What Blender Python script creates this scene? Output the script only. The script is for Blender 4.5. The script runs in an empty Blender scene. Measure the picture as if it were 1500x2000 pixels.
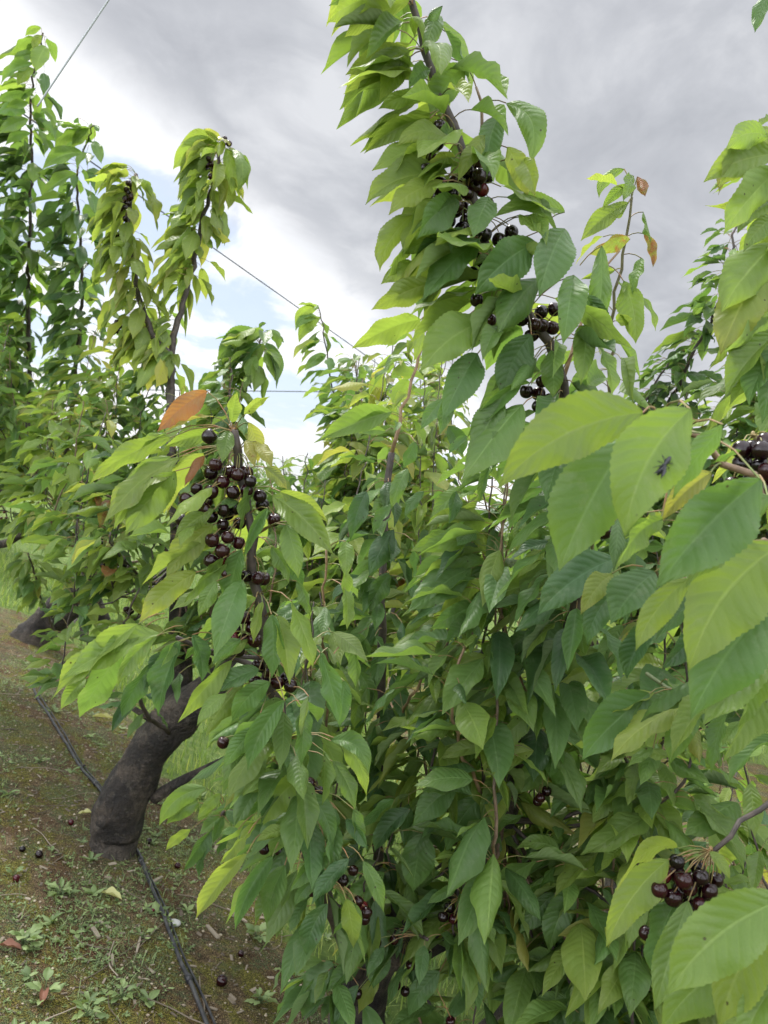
import bpy, math, random
import numpy as np
from mathutils import Vector, noise as mn
rng = np.random.default_rng(7)
random.seed(7)
scn = bpy.context.scene
COL = scn.collection

# ------------------------------------------------------------------ camera
CAM = np.array([0.0, 0.0, 1.4]); ROLL = math.radians(9.0); F = 1500.0
RT = np.array([math.cos(ROLL), 0, math.sin(ROLL)])
UP = np.array([-math.sin(ROLL), 0, math.cos(ROLL)])
FW = np.array([0.0, 1.0, 0.0])
Z = np.array([0.0, 0, 1])
def W(px, py, d):
    return CAM + d * (FW + (px - 750) / F * RT + (1000 - py) / F * UP)
def G(px, py, z=0.0):
    v = FW + (px - 750) / F * RT + (1000 - py) / F * UP
    return CAM + v * ((z - CAM[2]) / v[2])
def unit(v):
    v = np.asarray(v, float)
    return v / np.maximum(np.linalg.norm(v, axis=-1, keepdims=True), 1e-9)

cam = bpy.data.cameras.new('camera'); camo = bpy.data.objects.new('camera', cam); COL.objects.link(camo)
from mathutils import Matrix
m = Matrix(((RT[0], UP[0], -FW[0], CAM[0]), (RT[1], UP[1], -FW[1], CAM[1]), (RT[2], UP[2], -FW[2], CAM[2]), (0, 0, 0, 1)))
camo.matrix_world = m
cam.sensor_fit = 'VERTICAL'; cam.sensor_height = 36.0; cam.lens = F / 2000 * 36.0
cam.clip_start = 0.02; cam.clip_end = 3000
cam.dof.use_dof = True; cam.dof.focus_distance = 1.55; cam.dof.aperture_fstop = 8.5
scn.camera = camo

# ------------------------------------------------------------------ helpers
def tag(o, label=None, cat=None, group=None, kind=None):
    if label: o['label'] = label
    if cat: o['category'] = cat
    if group: o['group'] = group
    if kind: o['kind'] = kind
    return o
def empty(name, loc, label, cat, group=None):
    o = bpy.data.objects.new(name, None); COL.objects.link(o); o.location = tuple(loc); o.empty_display_size = .1
    return tag(o, label, cat, group)
class Acc:
    """collects vertices, quads/tris with material index, uv and a per-vertex colour"""
    def __init__(s):
        s.v = []; s.q = []; s.m = []; s.uv = []; s.c = []; s.n = 0
    def add(s, v, q, mat=0, uv=None, col=None):
        v = np.asarray(v, float); q = np.asarray(q, np.int64)
        if q.size == 0: return
        s.v.append(v); s.q.append(q + s.n); s.m.append(np.full(len(q), mat))
        s.uv.append(np.zeros((len(v), 2)) if uv is None else uv)
        s.c.append(np.zeros((len(v), 4)) + np.array([0, 0, 0, 1]) if col is None else col)
        s.n += len(v)
    def build(s, name, mats, parent=None, smooth=True):
        v = np.concatenate(s.v); q = np.concatenate(s.q); mi = np.concatenate(s.m)
        uv = np.concatenate(s.uv); c = np.concatenate(s.c)
        origin = np.zeros(3)
        if parent is not None:
            p = parent; 
            while p is not None:
                origin = origin + np.array(p.location); p = p.parent
        v = v - origin
        me = bpy.data.meshes.new(name)
        me.vertices.add(len(v)); me.vertices.foreach_set('co', v.astype(np.float32).ravel())
        me.loops.add(q.size); me.loops.foreach_set('vertex_index', q.astype(np.int32).ravel())
        me.polygons.add(len(q))
        me.polygons.foreach_set('loop_start', (np.arange(len(q)) * q.shape[1]).astype(np.int32))
        me.polygons.foreach_set('loop_total', np.full(len(q), q.shape[1], np.int32))
        me.polygons.foreach_set('material_index', mi.astype(np.int32))
        me.polygons.foreach_set('use_smooth', np.full(len(q), smooth))
        l = me.uv_layers.new(name='UVMap'); l.data.foreach_set('uv', uv[q.ravel()].astype(np.float32).ravel())
        a = me.color_attributes.new('lf', 'FLOAT_COLOR', 'POINT'); a.data.foreach_set('color', c.astype(np.float32).ravel())
        for mt in mats: me.materials.append(mt)
        me.update(calc_edges=True)
        o = bpy.data.objects.new(name, me); COL.objects.link(o)
        if parent is not None: o.parent = parent
        return o

def catmull(P, n):
    """resample a polyline smoothly to n points (columns may include radius)"""
    P = np.asarray(P, float)
    if len(P) == 2: return P[0] + (P[1] - P[0]) * np.linspace(0, 1, n)[:, None]
    Q = np.vstack([2 * P[0] - P[1], P, 2 * P[-1] - P[-2]])
    seg = np.linalg.norm(np.diff(P[:, :3], axis=0), axis=1); cum = np.concatenate([[0], np.cumsum(seg)])
    s = np.linspace(0, cum[-1], n); k = np.clip(np.searchsorted(cum, s, side='right') - 1, 0, len(P) - 2)
    t = ((s - cum[k]) / np.maximum(seg[k], 1e-9))[:, None]
    a, b, c, d = Q[k], Q[k + 1], Q[k + 2], Q[k + 3]
    return .5 * ((2 * b) + (-a + c) * t + (2 * a - 5 * b + 4 * c - d) * t ** 2 + (-a + 3 * b - 3 * c + d) * t ** 3)

def tube(acc, P, R, sides=8, mat=0, rough=0.0, freq=12.0, flat_end=False, col=None):
    P = np.asarray(P, float); R = np.broadcast_to(np.asarray(R, float), (len(P),)).copy()
    T = unit(np.gradient(P, axis=0))
    n0 = np.cross(T[0], [0.3, 0.5, 0.8]); n0 = unit(n0)
    Ns = [n0]
    for i in range(1, len(P)):
        x = Ns[-1] - T[i] * np.dot(Ns[-1], T[i]); Ns.append(unit(x))
    Ns = np.array(Ns); B = np.cross(T, Ns)
    a = np.linspace(0, 2 * math.pi, sides, endpoint=False)
    ring = np.cos(a)[None, :, None] * Ns[:, None] + np.sin(a)[None, :, None] * B[:, None]
    rr = R[:, None] * np.ones(sides)
    if rough > 0:
        for i in range(len(P)):
            for j in range(sides):
                p = Vector(P[i] + ring[i, j] * R[i])
                rr[i, j] *= 1 + rough * (mn.noise(p * freq) + .6 * mn.noise(p * freq * 2.7) + .3 * mn.noise(p * freq * 8))
    V = P[:, None] + ring * rr[..., None]
    n, k = len(P), sides
    V = V.reshape(-1, 3)
    i, j = np.meshgrid(np.arange(n - 1), np.arange(k), indexing='ij'); j2 = (j + 1) % k
    q = np.stack([i * k + j, i * k + j2, (i + 1) * k + j2, (i + 1) * k + j], -1).reshape(-1, 4)
    # caps: collapse to centre with quads
    c0, c1 = n * k, n * k + 1
    V = np.vstack([V, P[0], P[-1] + (0 if flat_end else T[-1] * R[-1] * .6)])
    cap = [[c1, (n - 1) * k + j, (n - 1) * k + (j + 1) % k, (n - 1) * k + (j + 2) % k] for j in range(0, k, 2)] + \
          [[c0, (j + 2) % k, (j + 1) % k, j] for j in range(0, k, 2)]
    q = np.vstack([q, cap])
    uv = np.zeros((len(V), 2)); uv[:n * k, 0] = np.tile(a / (2 * math.pi), n); uv[:n * k, 1] = np.repeat(np.linspace(0, 1, n), k)
    c = None
    if col is not None: c = np.tile(np.array(col, float), (len(V), 1))
    acc.add(V, q, mat, uv, c)

# ------------------------------------------------------------------ materials
def mat(name):
    mt = bpy.data.materials.new(name); mt.use_nodes = True
    nt = mt.node_tree; nt.nodes.clear(); return mt, nt
class NB:
    def __init__(s, nt): s.nt = nt
    def n(s, t, **kw):
        nd = s.nt.nodes.new(t)
        for k, v in kw.items():
            if k.startswith('i_'):
                key = k[2:]; key = int(key) if key.isdigit() else key.replace('_', ' ')
                s.set(nd, key, v)
            else: setattr(nd, k, v)
        return nd
    def set(s, nd, key, v):
        inp = nd.inputs[key]
        if isinstance(v, bpy.types.NodeSocket): s.nt.links.new(v, inp)
        else: inp.default_value = v
    def math(s, op, a, b=None, c=None, clamp=False):
        nd = s.n('ShaderNodeMath', operation=op, use_clamp=clamp); s.set(nd, 0, a)
        if b is not None: s.set(nd, 1, b)
        if c is not None: s.set(nd, 2, c)
        return nd.outputs[0]
    def mix(s, f, a, b, blend='MIX'):
        nd = s.n('ShaderNodeMix', data_type='RGBA', blend_type=blend); s.set(nd, 0, f); s.set(nd, 6, a); s.set(nd, 7, b)
        return nd.outputs[2]
    def noise(s, vec, scale, detail=3, rough=.55, dist=0):
        nd = s.n('ShaderNodeTexNoise', i_Scale=scale, i_Detail=detail, i_Roughness=rough, i_Distortion=dist)
        if vec is not None: s.set(nd, 'Vector', vec)
        return nd.outputs['Fac']
    def ramp(s, f, stops):
        nd = s.n('ShaderNodeValToRGB'); s.set(nd, 0, f); e = nd.color_ramp.elements
        while len(e) > 1: e.remove(e[-1])
        e[0].position = stops[0][0]; e[0].color = (*stops[0][1], 1)
        for p, c in stops[1:]:
            x = e.new(p); x.color = (*c, 1)
        return nd.outputs[0]
    def sm(s, x, a, b):
        nd = s.n('ShaderNodeMapRange', interpolation_type='SMOOTHSTEP'); s.set(nd, 0, x); s.set(nd, 1, a); s.set(nd, 2, b)
        return nd.outputs[0]

def leaf_material():
    mt, nt = mat('cherry_leaf'); b = NB(nt)
    at = b.n('ShaderNodeAttribute', attribute_name='lf'); sep = b.n('ShaderNodeSeparateColor'); nt.links.new(at.outputs['Color'], sep.inputs[0])
    hue, rnd, brn = sep.outputs[0], sep.outputs[1], sep.outputs[2]
    uvn = b.n('ShaderNodeUVMap', uv_map='UVMap'); sx = b.n('ShaderNodeSeparateXYZ'); nt.links.new(uvn.outputs[0], sx.inputs[0])
    u, v = sx.outputs[0], sx.outputs[1]
    ax = b.math('MULTIPLY', b.math('ABSOLUTE', b.math('SUBTRACT', u, .5)), 2.0)
    geo = b.n('ShaderNodeNewGeometry'); tc = b.n('ShaderNodeTexCoord')
    pos = tc.outputs['Object']
    wob = b.noise(pos, 45, 1)
    # side veins sweep forward from the midrib
    c = b.math('SUBTRACT', b.math('MULTIPLY', v, 10.5), b.math('MULTIPLY', b.math('POWER', ax, 1.25), 1.9))
    c = b.math('ADD', c, b.math('MULTIPLY', wob, .5))
    tri = b.math('PINGPONG', c, .5)                       # 0 at the vein, .5 between
    vein = b.math('SUBTRACT', 1.0, b.sm(tri, 0.0, .13))
    rib = b.math('SUBTRACT', 1.0, b.sm(ax, 0.02, .075))
    vein = b.math('MULTIPLY', vein, b.math('SUBTRACT', 1.0, b.sm(ax, .75, 1.0)))
    net = b.n('ShaderNodeTexVoronoi', feature='DISTANCE_TO_EDGE', i_Scale=330.0); nt.links.new(pos, net.inputs['Vector'])
    netm = b.math('SUBTRACT', 1.0, b.sm(net.outputs['Distance'], 0.0, .1))
    base = b.ramp(hue, [(0, (.032, .074, .030)), (.3, (.070, .140, .042)), (.6, (.128, .200, .048)), (.85, (.165, .220, .055)), (1, (.215, .225, .065))])
    n1 = b.noise(pos, 22, 4)
    base = b.mix(b.math('MULTIPLY', n1, .5), base, b.mix(1.0, base, (1.5, 1.3, .8, 1), 'MULTIPLY'))
    br = b.math('ADD', .78, b.math('MULTIPLY', rnd, .46))
    base = b.mix(1.0, base, b.n('ShaderNodeCombineColor', i_0=br, i_1=br, i_2=br).outputs[0], 'MULTIPLY')
    # rusty / scorched leaves: margin and blotches between the veins
    blot = b.sm(b.math('ADD', b.math('MULTIPLY', b.noise(pos, 60, 4), .9), b.math('MULTIPLY', brn, .75)), .78, 1.02)
    base = b.mix(blot, base, (.22, .095, .04, 1))
    base = b.mix(b.math('MULTIPLY', b.math('MULTIPLY', b.math('POWER', brn, 2), .95), b.sm(b.noise(pos, 38, 4, .7), .3, .6)), base, (.20, .105, .055, 1))
    # small dark specks and holes in the tissue
    spk = b.n('ShaderNodeTexVoronoi', i_Scale=38.0); nt.links.new(pos, spk.inputs['Vector'])
    spm = b.math('MULTIPLY', b.math('SUBTRACT', 1.0, b.sm(spk.outputs['Distance'], .045, .085)), b.math('GREATER_THAN', b.noise(pos, 9, 1), .50))
    base = b.mix(b.math('MULTIPLY', spm, .85), base, (.03, .018, .01, 1))
    dust = b.math('MULTIPLY', b.sm(b.noise(pos, 31, 5, .75), .52, .72), .16)
    base = b.mix(dust, base, (.24, .26, .19, 1))
    vm = b.math('MAXIMUM', b.math('MULTIPLY', vein, .26), b.math('MULTIPLY', rib, .75))
    vm = b.math('MAXIMUM', vm, b.math('MULTIPLY', netm, .16))
    light = b.mix(1.0, base, (1.9, 1.7, 1.9, 1), 'MULTIPLY')
    top = b.mix(vm, base, light)
    # underside: paler, matt, veins raised
    under = b.mix(.55, base, (.15, .205, .095, 1)); under = b.mix(b.math('MULTIPLY', vm, .9), under, (.24, .28, .14, 1))
    bf = geo.outputs['Backfacing']
    col = b.mix(bf, top, under)
    bh = b.math('ADD', b.math('MULTIPLY', b.math('SUBTRACT', 1.0, b.sm(tri, 0, .42)), -1.0), b.math('MULTIPLY', rib, -.9))
    bh = b.math('ADD', bh, b.math('MULTIPLY', b.noise(pos, 150, 2), .5))
    bh = b.math('ADD', bh, b.math('MULTIPLY', netm, -.12))
    bump = b.n('ShaderNodeBump', i_Strength=.42, i_Distance=.0013, i_Height=bh)
    ro = b.math('ADD', .33, b.math('ADD', b.math('MULTIPLY', bf, .3), b.math('MULTIPLY', rnd, .12)))
    pr = b.n('ShaderNodeBsdfPrincipled', i_Base_Color=col, i_Roughness=ro, i_Normal=bump.outputs[0]); pr.inputs['Specular IOR Level'].default_value = .34
    tcol = b.mix(1.0, base, (2.05, 2.0, 1.1, 1), 'MULTIPLY'); tcol = b.mix(b.math('MULTIPLY', vm, .5), tcol, base)
    tr = b.n('ShaderNodeBsdfTranslucent', i_Color=tcol, i_Normal=bump.outputs[0])
    fac = b.math('ADD', .34, b.math('MULTIPLY', hue, .22))
    ms = b.n('ShaderNodeMixShader', i_0=fac, i_1=pr.outputs[0], i_2=tr.outputs[0])
    out = b.n('ShaderNodeOutputMaterial'); nt.links.new(ms.outputs[0], out.inputs[0])
    return mt
LEAF = leaf_material()

def simple(name, build):
    mt, nt = mat(name); b = NB(nt); tc = b.n('ShaderNodeTexCoord'); res = build(b, tc.outputs['Object'], nt)
    pr = b.n('ShaderNodeBsdfPrincipled')
    for k, v in res.items(): b.set(pr, k, v)
    out = b.n('ShaderNodeOutputMaterial'); nt.links.new(pr.outputs[0], out.inputs[0]); return mt

def _bark(b, p, nt):
    n = b.noise(p, 9, 6, .65); n2 = b.noise(p, 70, 4, .6); n3 = b.noise(p, 3.5, 3)
    c = b.ramp(n, [(.38, (.010, .008, .007)), (.5, (.036, .028, .022)), (.62, (.12, .094, .070))])
    c = b.mix(b.math('MULTIPLY', b.sm(n3, .5, .7), .35), c, (.075, .074, .06, 1))
    # dried mud / lichen low on the trunk
    sx = b.n('ShaderNodeSeparateXYZ'); nt.links.new(p, sx.inputs[0])
    low = b.math('SUBTRACT', 1.0, b.sm(b.math('ADD', sx.outputs[2], b.math('MULTIPLY', n3, .3)), .14, .32))
    c = b.mix(b.math('MULTIPLY', low, .8), c, b.ramp(n2, [(.3, (.07, .056, .040)), (.7, (.17, .14, .105))]))
    cr = b.n('ShaderNodeTexVoronoi', feature='DISTANCE_TO_EDGE', i_Scale=26.0); mp = b.n('ShaderNodeMapping'); mp.inputs['Scale'].default_value = (1, 1, .35)
    nt.links.new(p, mp.inputs[0]); nt.links.new(mp.outputs[0], cr.inputs['Vector'])
    crm = b.noise(mp.outputs[0], 42, 5, .7, 1.5)
    c = b.mix(b.math('MULTIPLY', b.sm(crm, .56, .40), .5), c, (.012, .010, .009, 1))
    c = b.mix(b.math('MULTIPLY', b.sm(b.noise(p, 22, 5, .7), .57, .66), .45), c, (.13, .115, .085, 1))
    h = b.math('ADD', b.math('ADD', n, b.math('MULTIPLY', n2, .7)), b.math('MULTIPLY', crm, .6))
    bp = b.n('ShaderNodeBump', i_Strength=1.0, i_Distance=.035, i_Height=h)
    return {'Base Color': c, 'Roughness': .82, 'Normal': bp.outputs[0]}
BARK = simple('trunk_bark', _bark)
def _twig(b, p, nt):
    at = b.n('ShaderNodeAttribute', attribute_name='lf'); sep = b.n('ShaderNodeSeparateColor'); nt.links.new(at.outputs['Color'], sep.inputs[0])
    n = b.noise(p, 60, 4); n2 = b.noise(p, 14, 3)
    dark = b.ramp(n, [(.3, (.022, .016, .014)), (.7, (.075, .055, .046))])
    tan = b.ramp(n, [(.3, (.15, .085, .045)), (.7, (.30, .20, .11))])
    c = b.mix(sep.outputs[0], dark, tan); c = b.mix(b.math('MULTIPLY', sep.outputs[1], .8), c, (.13, .20, .05, 1))
    c = b.mix(b.math('MULTIPLY', b.sm(n2, .5, .7), .3), c, (.12, .11, .10, 1))
    bp = b.n('ShaderNodeBump', i_Strength=.6, i_Distance=.002, i_Height=n)
    return {'Base Color': c, 'Roughness': .6, 'Normal': bp.outputs[0]}
TWIG = simple('twig_bark', _twig)
def _stalk(b, p, nt):
    n = b.noise(p, 35, 2)
    return {'Base Color': b.ramp(n, [(.35, (.13, .17, .04)), (.65, (.26, .13, .06))]), 'Roughness': .5}
STALK = simple('stalk_green_red', _stalk)
def _cherry(dark, mid):
    def f(b, p, nt):
        oi = b.n('ShaderNodeObjectInfo'); n = b.noise(p, 40, 3)
        t = b.math('ADD', b.math('MULTIPLY', n, .5), b.math('MULTIPLY', oi.outputs['Random'], .5))
        return {'Base Color': b.ramp(t, [(.3, dark), (.8, mid)]), 'Roughness': b.math('ADD', .10, b.math('MULTIPLY', n, .16)), 'Specular IOR Level': .42, 'Coat Weight': 0.0, 'Coat Roughness': .08,
                'Subsurface Weight': 0.0}
    return f
CH_DARK = simple('cherry_dark', _cherry((.004, .001, .002), (.026, .003, .005)))
CH_BRIGHT = None
CH_RED = simple('cherry_red', _cherry((.045, .004, .007), (.13, .008, .014)))
def _black(b, p, nt):
    n = b.noise(p, 30, 4)
    return {'Base Color': b.ramp(n, [(.4, (.012, .013, .017)), (.7, (.055, .052, .05))]), 'Roughness': .42}
PIPE = simple('black_polythene', _black)
def _wire(b, p, nt): return {'Base Color': (.06, .065, .075, 1), 'Roughness': .5, 'Metallic': .3}
_wp = lambda b, p, nt: {'Base Color': (.40, .42, .45, 1), 'Roughness': .6}
CABLE = simple('pale_cable', _wp)
WIRE = simple('galvanised_wire', _wire)

# ------------------------------------------------------------------ leaves
TT = np.array([0, .04, .1, .2, .32, .45, .58, .7, .8, .88, .93, .97, 1.0])
WW = np.array([.05, .27, .50, .78, .96, 1, .92, .74, .52, .28, .14, .06, .01])
def leaf_block(acc, Bp, Cp, Ep, S, width, hue, rnd, brn, nt=12, nu=6, fold=.58, ripple=0.0, serr=0.0, curl=None, twist=None):
    """n leaves at once: midrib = quadratic curve Bp-Cp-Ep; S = side direction; width = half width"""
    n = len(Bp)
    if n == 0: return
    t = np.linspace(0, 1, nt + 1); u = np.linspace(-1, 1, nu + 1)
    t_ = t[None, :, None]
    M = (1 - t_) ** 2 * Bp[:, None] + 2 * t_ * (1 - t_) * Cp[:, None] + t_ ** 2 * Ep[:, None]
    T = unit(2 * (1 - t_) * (Cp - Bp)[:, None] + 2 * t_ * (Ep - Cp)[:, None])
    if twist is None: twist = rng.normal(0, .35, n)
    Sd = S[:, None] - T * np.sum(S[:, None] * T, -1, keepdims=True); Sd = unit(Sd)
    N = np.cross(Sd, T)
    tw = twist[:, None, None] * (t_ - .3)
    Sd, N = Sd * np.cos(tw) + N * np.sin(tw), N * np.cos(tw) - Sd * np.sin(tw)
    w = np.interp(t, TT, WW)[None, :] * width[:, None] * (1 + .05 * np.sin(t[None, :] * rng.uniform(4, 11, (n, 1)) + rng.uniform(0, 6, (n, 1)))) * (1 - rng.uniform(-.12, .12, (n, 1)) * (t[None, :] - .45) * 2)
    if serr > 0:
        w = w * (1 + serr * (((np.arange(nt + 1) % 2) * 2 - 1)[None, :]) * np.interp(t, [0, .08, .9, 1], [0, 1, 1, 0])[None])
    if curl is None: curl = rng.normal(0.15, .45, n)
    fo = np.abs(rng.normal(fold, .18, n))[:, None, None]
    uu = u[None, None, :]; au = np.abs(uu)
    asy = 1 + rng.uniform(-.13, .13, (n, 1, 1)) * np.sign(uu)
    wl = w[:, :, None] * asy
    ang = fo + curl[:, None, None] * -1.1 * au            # V fold, edges curling over
    off_s = uu * wl * np.cos(ang); off_n = au * wl * np.sin(ang)
    ph = rng.uniform(0, 6.28, (n, 1, 1)); fq = rng.uniform(9, 17, (n, 1, 1)); L = np.linalg.norm(Ep - Bp, axis=1)[:, None, None]
    off_n = off_n + au ** 2 * L * .042 * np.sin(t[None, :, None] * fq + ph + np.sign(uu) * 1.1) * np.minimum(1, wl / width[:, None, None] * 1.2)
    off_n = off_n + L * .012 * np.sin(t[None, :, None] * fq * .45 + ph * 2)
    if ripple > 0:
        cc = t[None, :, None] * 10.5 - au ** 1.25 * 1.9
        off_n = off_n + ripple * np.abs(np.sin(np.pi * cc)) * np.minimum(1, au * 4) * (1 - au ** 3)
    V = M[:, :, None] + Sd[:, :, None] * off_s[..., None] + N[:, :, None] * off_n[..., None]
    nv = (nt + 1) * (nu + 1)
    i, j = np.meshgrid(np.arange(nt), np.arange(nu), indexing='ij'); k = nu + 1
    q = np.stack([i * k + j, i * k + j + 1, (i + 1) * k + j + 1, (i + 1) * k + j], -1).reshape(-1, 4)
    Q = (q[None] + (np.arange(n) * nv)[:, None, None]).reshape(-1, 4)
    uv = np.stack(np.broadcast_arrays((u[None, :] + 1) / 2, t[:, None]), -1).reshape(-1, 2)
    uv = np.tile(uv, (n, 1))
    c = np.zeros((n, nv, 4)); c[..., 0] = hue[:, None]; c[..., 1] = rnd[:, None]; c[..., 2] = brn[:, None]; c[..., 3] = 1
    c[..., 0] = np.clip(c[..., 0] + np.repeat(np.interp(t, [0, .6, 1], [-.02, 0, .10]), nu + 1)[None, :] + np.tile(np.abs(u) ** 4 * .07, nt + 1)[None, :], 0, 1)
    # tips and margins scorch first
    acc.add(V.reshape(-1, 3), Q, 0, uv, c.reshape(-1, 4))
def petioles(acc, A, B, r=.0011, sag=.25):
    """thin stalks from A to B, 4 rings x 3 sides"""
    n = len(A)
    if n == 0: return
    A = np.asarray(A); B = np.asarray(B); d = B - A; L = np.linalg.norm(d, axis=1, keepdims=True)
    C = (A + B) / 2 + np.array([0, 0, 1]) * L * sag
    t = np.linspace(0, 1, 4)[None, :, None]
    M = (1 - t) ** 2 * A[:, None] + 2 * t * (1 - t) * C[:, None] + t ** 2 * B[:, None]
    s = unit(np.cross(d, Z + 1e-3)); b2 = unit(np.cross(d, s))
    a = np.array([0, 2.094, 4.189])
    ring = np.cos(a)[None, :, None] * s[:, None] + np.sin(a)[None, :, None] * b2[:, None]
    V = M[:, :, None] + ring[:, None] * r
    i, j = np.meshgrid(np.arange(3), np.arange(3), indexing='ij')
    q = np.stack([i * 3 + j, i * 3 + (j + 1) % 3, (i + 1) * 3 + (j + 1) % 3, (i + 1) * 3 + j], -1).reshape(-1, 4)
    Q = (q[None] + (np.arange(n) * 12)[:, None, None]).reshape(-1, 4)
    acc.add(V.reshape(-1, 3), Q, 1)

class Branch:
    """one leader of a tree: woody tube, its leaves (sub-part), its hand placed leaves"""
    def __init__(s, tree, pts, r0, r1, tan=0.0, green=0.0, rough=.06, sides=None, n=None):
        P = np.asarray(pts, float); L = np.linalg.norm(np.diff(P, axis=0), axis=1).sum()
        s.P = catmull(P, n or max(6, int(L / .035))); s.len = L
        m_ = len(s.P); s.P[1:-1] += rng.normal(0, .0035, (m_ - 2, 3))
        s.R = r0 + (r1 - r0) * np.linspace(0, 1, m_) ** .85
        s.tree = tree; s.tan = tan; s.green = green; s.rough = rough; s.sides = sides or (10 if r0 > .02 else 8 if r0 > .008 else 6)
        s.auto = []; s.hero = []; s.stems = []
        tree.branches.append(s)
    def at(s, t):
        x = np.clip(t, 0, 1) * (len(s.P) - 1); k = np.minimum(x.astype(int), len(s.P) - 2); f = (x - k)[:, None]
        return s.P[k] * (1 - f) + s.P[k + 1] * f
    def leaves(s, t0=0.0, t1=1.0, gap=.035, per=1, L=.12, hue=.35, hs=.14, droop=1.0, lod=1, brn=0.0, out=.02, bias=(-.65, -.3), wr=.20, rise=.35, drop=0.0, tiny=True):
        ln = s.len * (t1 - t0); nn = max(1, int(ln / gap))
        t = np.repeat(t0 + (t1 - t0) * (np.arange(nn) + .5) / nn, per); n = len(t)
        az = np.arange(n) * 2.4 + rng.normal(0, .5, n) + rng.uniform(0, 6.28)
        h = np.stack([np.cos(az) + bias[0], np.sin(az) + bias[1], np.zeros(n)], -1); h = unit(h)
        node = s.at(t + rng.normal(0, .15 / max(nn, 1), n)) + h * .004
        el = rng.normal(rise, .3, n); d0 = h * np.cos(el)[:, None] + Z * np.sin(el)[:, None]
        e2 = np.clip(rng.normal(1.0 * droop, .33, n), -.3, 1.5); d1 = h * np.cos(e2)[:, None] - Z * np.sin(e2)[:, None]
        dm = unit(d0 * .5 + d1 * .6)
        LL = L * np.clip(rng.normal(1, .2, n), .5, 1.4)
        if tiny: LL = LL * np.interp(t, [t0, t1 - .18 * (t1 - t0), t1], [1, 1, .5])
        pet = rng.uniform(.6, 1.5, n) * .03 * (L / .12) + out * rng.uniform(0, 1, n)
        B = node + unit(d0 + dm * .6) * pet[:, None]
        C = B + dm * (LL * .5)[:, None]; E = C + unit(d1 * .8 + dm * .25) * (LL * .52)[:, None] - Z * drop
        side = np.cross(h, Z); ra = rng.normal(0, .4, n)[:, None]
        S = side * np.cos(ra) + Z * np.sin(ra)
        sp = rng.uniform(0, 1, n)
        s.auto.append((node, B, C, E, S, LL * wr * rng.uniform(.8, 1.2, n), np.clip(rng.normal(hue, hs, n) + .08 * np.interp(t, [t1 - .1, t1], [0, 1]), 0, 1), rng.uniform(0, 1, n),
                       np.where(sp < brn, rng.uniform(.3, .9, n), 0), lod))
        return s
    def build(s, parent):
        acc = Acc(); tube(acc, s.P, s.R, s.sides, 0, s.rough, 25, col=(s.tan, s.green, 0, 1))
        for (P, r) in s.stems: tube(acc, P, r, 6, 0, .05, 30, col=(s.tan, s.green, 0, 1))
        o = acc.build('branch', [TWIG], parent)
        la = Acc()
        for (node, B, C, E, S, w, hue, rnd, brn, lod) in s.auto:
            nt_, nu_ = {0: (26, 8), 1: (12, 6), 2: (8, 4), 3: (5, 2)}[lod]
            leaf_block(la, B, C, E, S, w, hue, rnd, brn, nt_, nu_, serr=.035 if lod == 0 else 0, ripple=.0005 if lod == 0 else 0)
            if lod < 3: petioles(la, node, B)
        if s.hero:
            H = s.hero
            g = lambda k: np.array([h[k] for h in H])
            leaf_block(la, g('B'), g('C'), g('E'), g('S'), g('w'), g('hue'), g('rnd'), g('brn'), 44, 10, fold=.32, ripple=.0007, serr=.028,
                       curl=g('curl'), twist=g('tw'))
            petioles(la, g('node'), g('B'), .0012)
        if la.n: la.build('leaves', [LEAF, STALK], o)
        return o

class Tree:
    def __init__(s, base, label, group='cherry trees planted in rows', name='cherry_tree'):
        s.base = np.asarray(base, float); s.branches = []; s.trunks = []; s.clusters = []
        s.o = empty(name, s.base, label, 'tree', group)
    def trunk(s, pts, radii, rough=.16, sides=22, knots=()):
        s.trunks.append((pts, radii, rough, sides, knots)); return s
    def branch(s, pts, r0, r1, **k): return Branch(s, pts, r0, r1, **k)
    def nearest(s, p):
        best = None
        for b in s.branches:
            d = np.linalg.norm(b.P - p, axis=1); i = int(d.argmin())
            if best is None or d[i] < best[0]: best = (d[i], b, b.P[i])
        return best
    def build(s):
        if s.trunks:
            a = Acc()
            for pts, radii, rough, sides, knots in s.trunks:
                P = np.column_stack([np.asarray(pts, float), radii]); n = max(8, int(np.linalg.norm(np.diff(P[:, :3], axis=0), axis=1).sum() / .02))
                Q = catmull(P, n); tube(a, Q[:, :3], Q[:, 3], sides, 0, rough, 7, flat_end=True)
                for (t, d, r, l) in knots:
                    k = int(t * (n - 1)); p0 = Q[k, :3]; d = unit(d); e = p0 + d * (Q[k, 3] + l)
                    tube(a, np.array([p0 + d * Q[k, 3] * .4, p0 + d * Q[k, 3] * .9, e]), [r * 1.7, r * 1.15, r * .8], 12, 0, .25, 30, flat_end=True)
            a.build('trunk', [BARK], s.o)
        for b in s.branches: b.build(s.o)
        for c in s.clusters: c()
        return s.o

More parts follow.
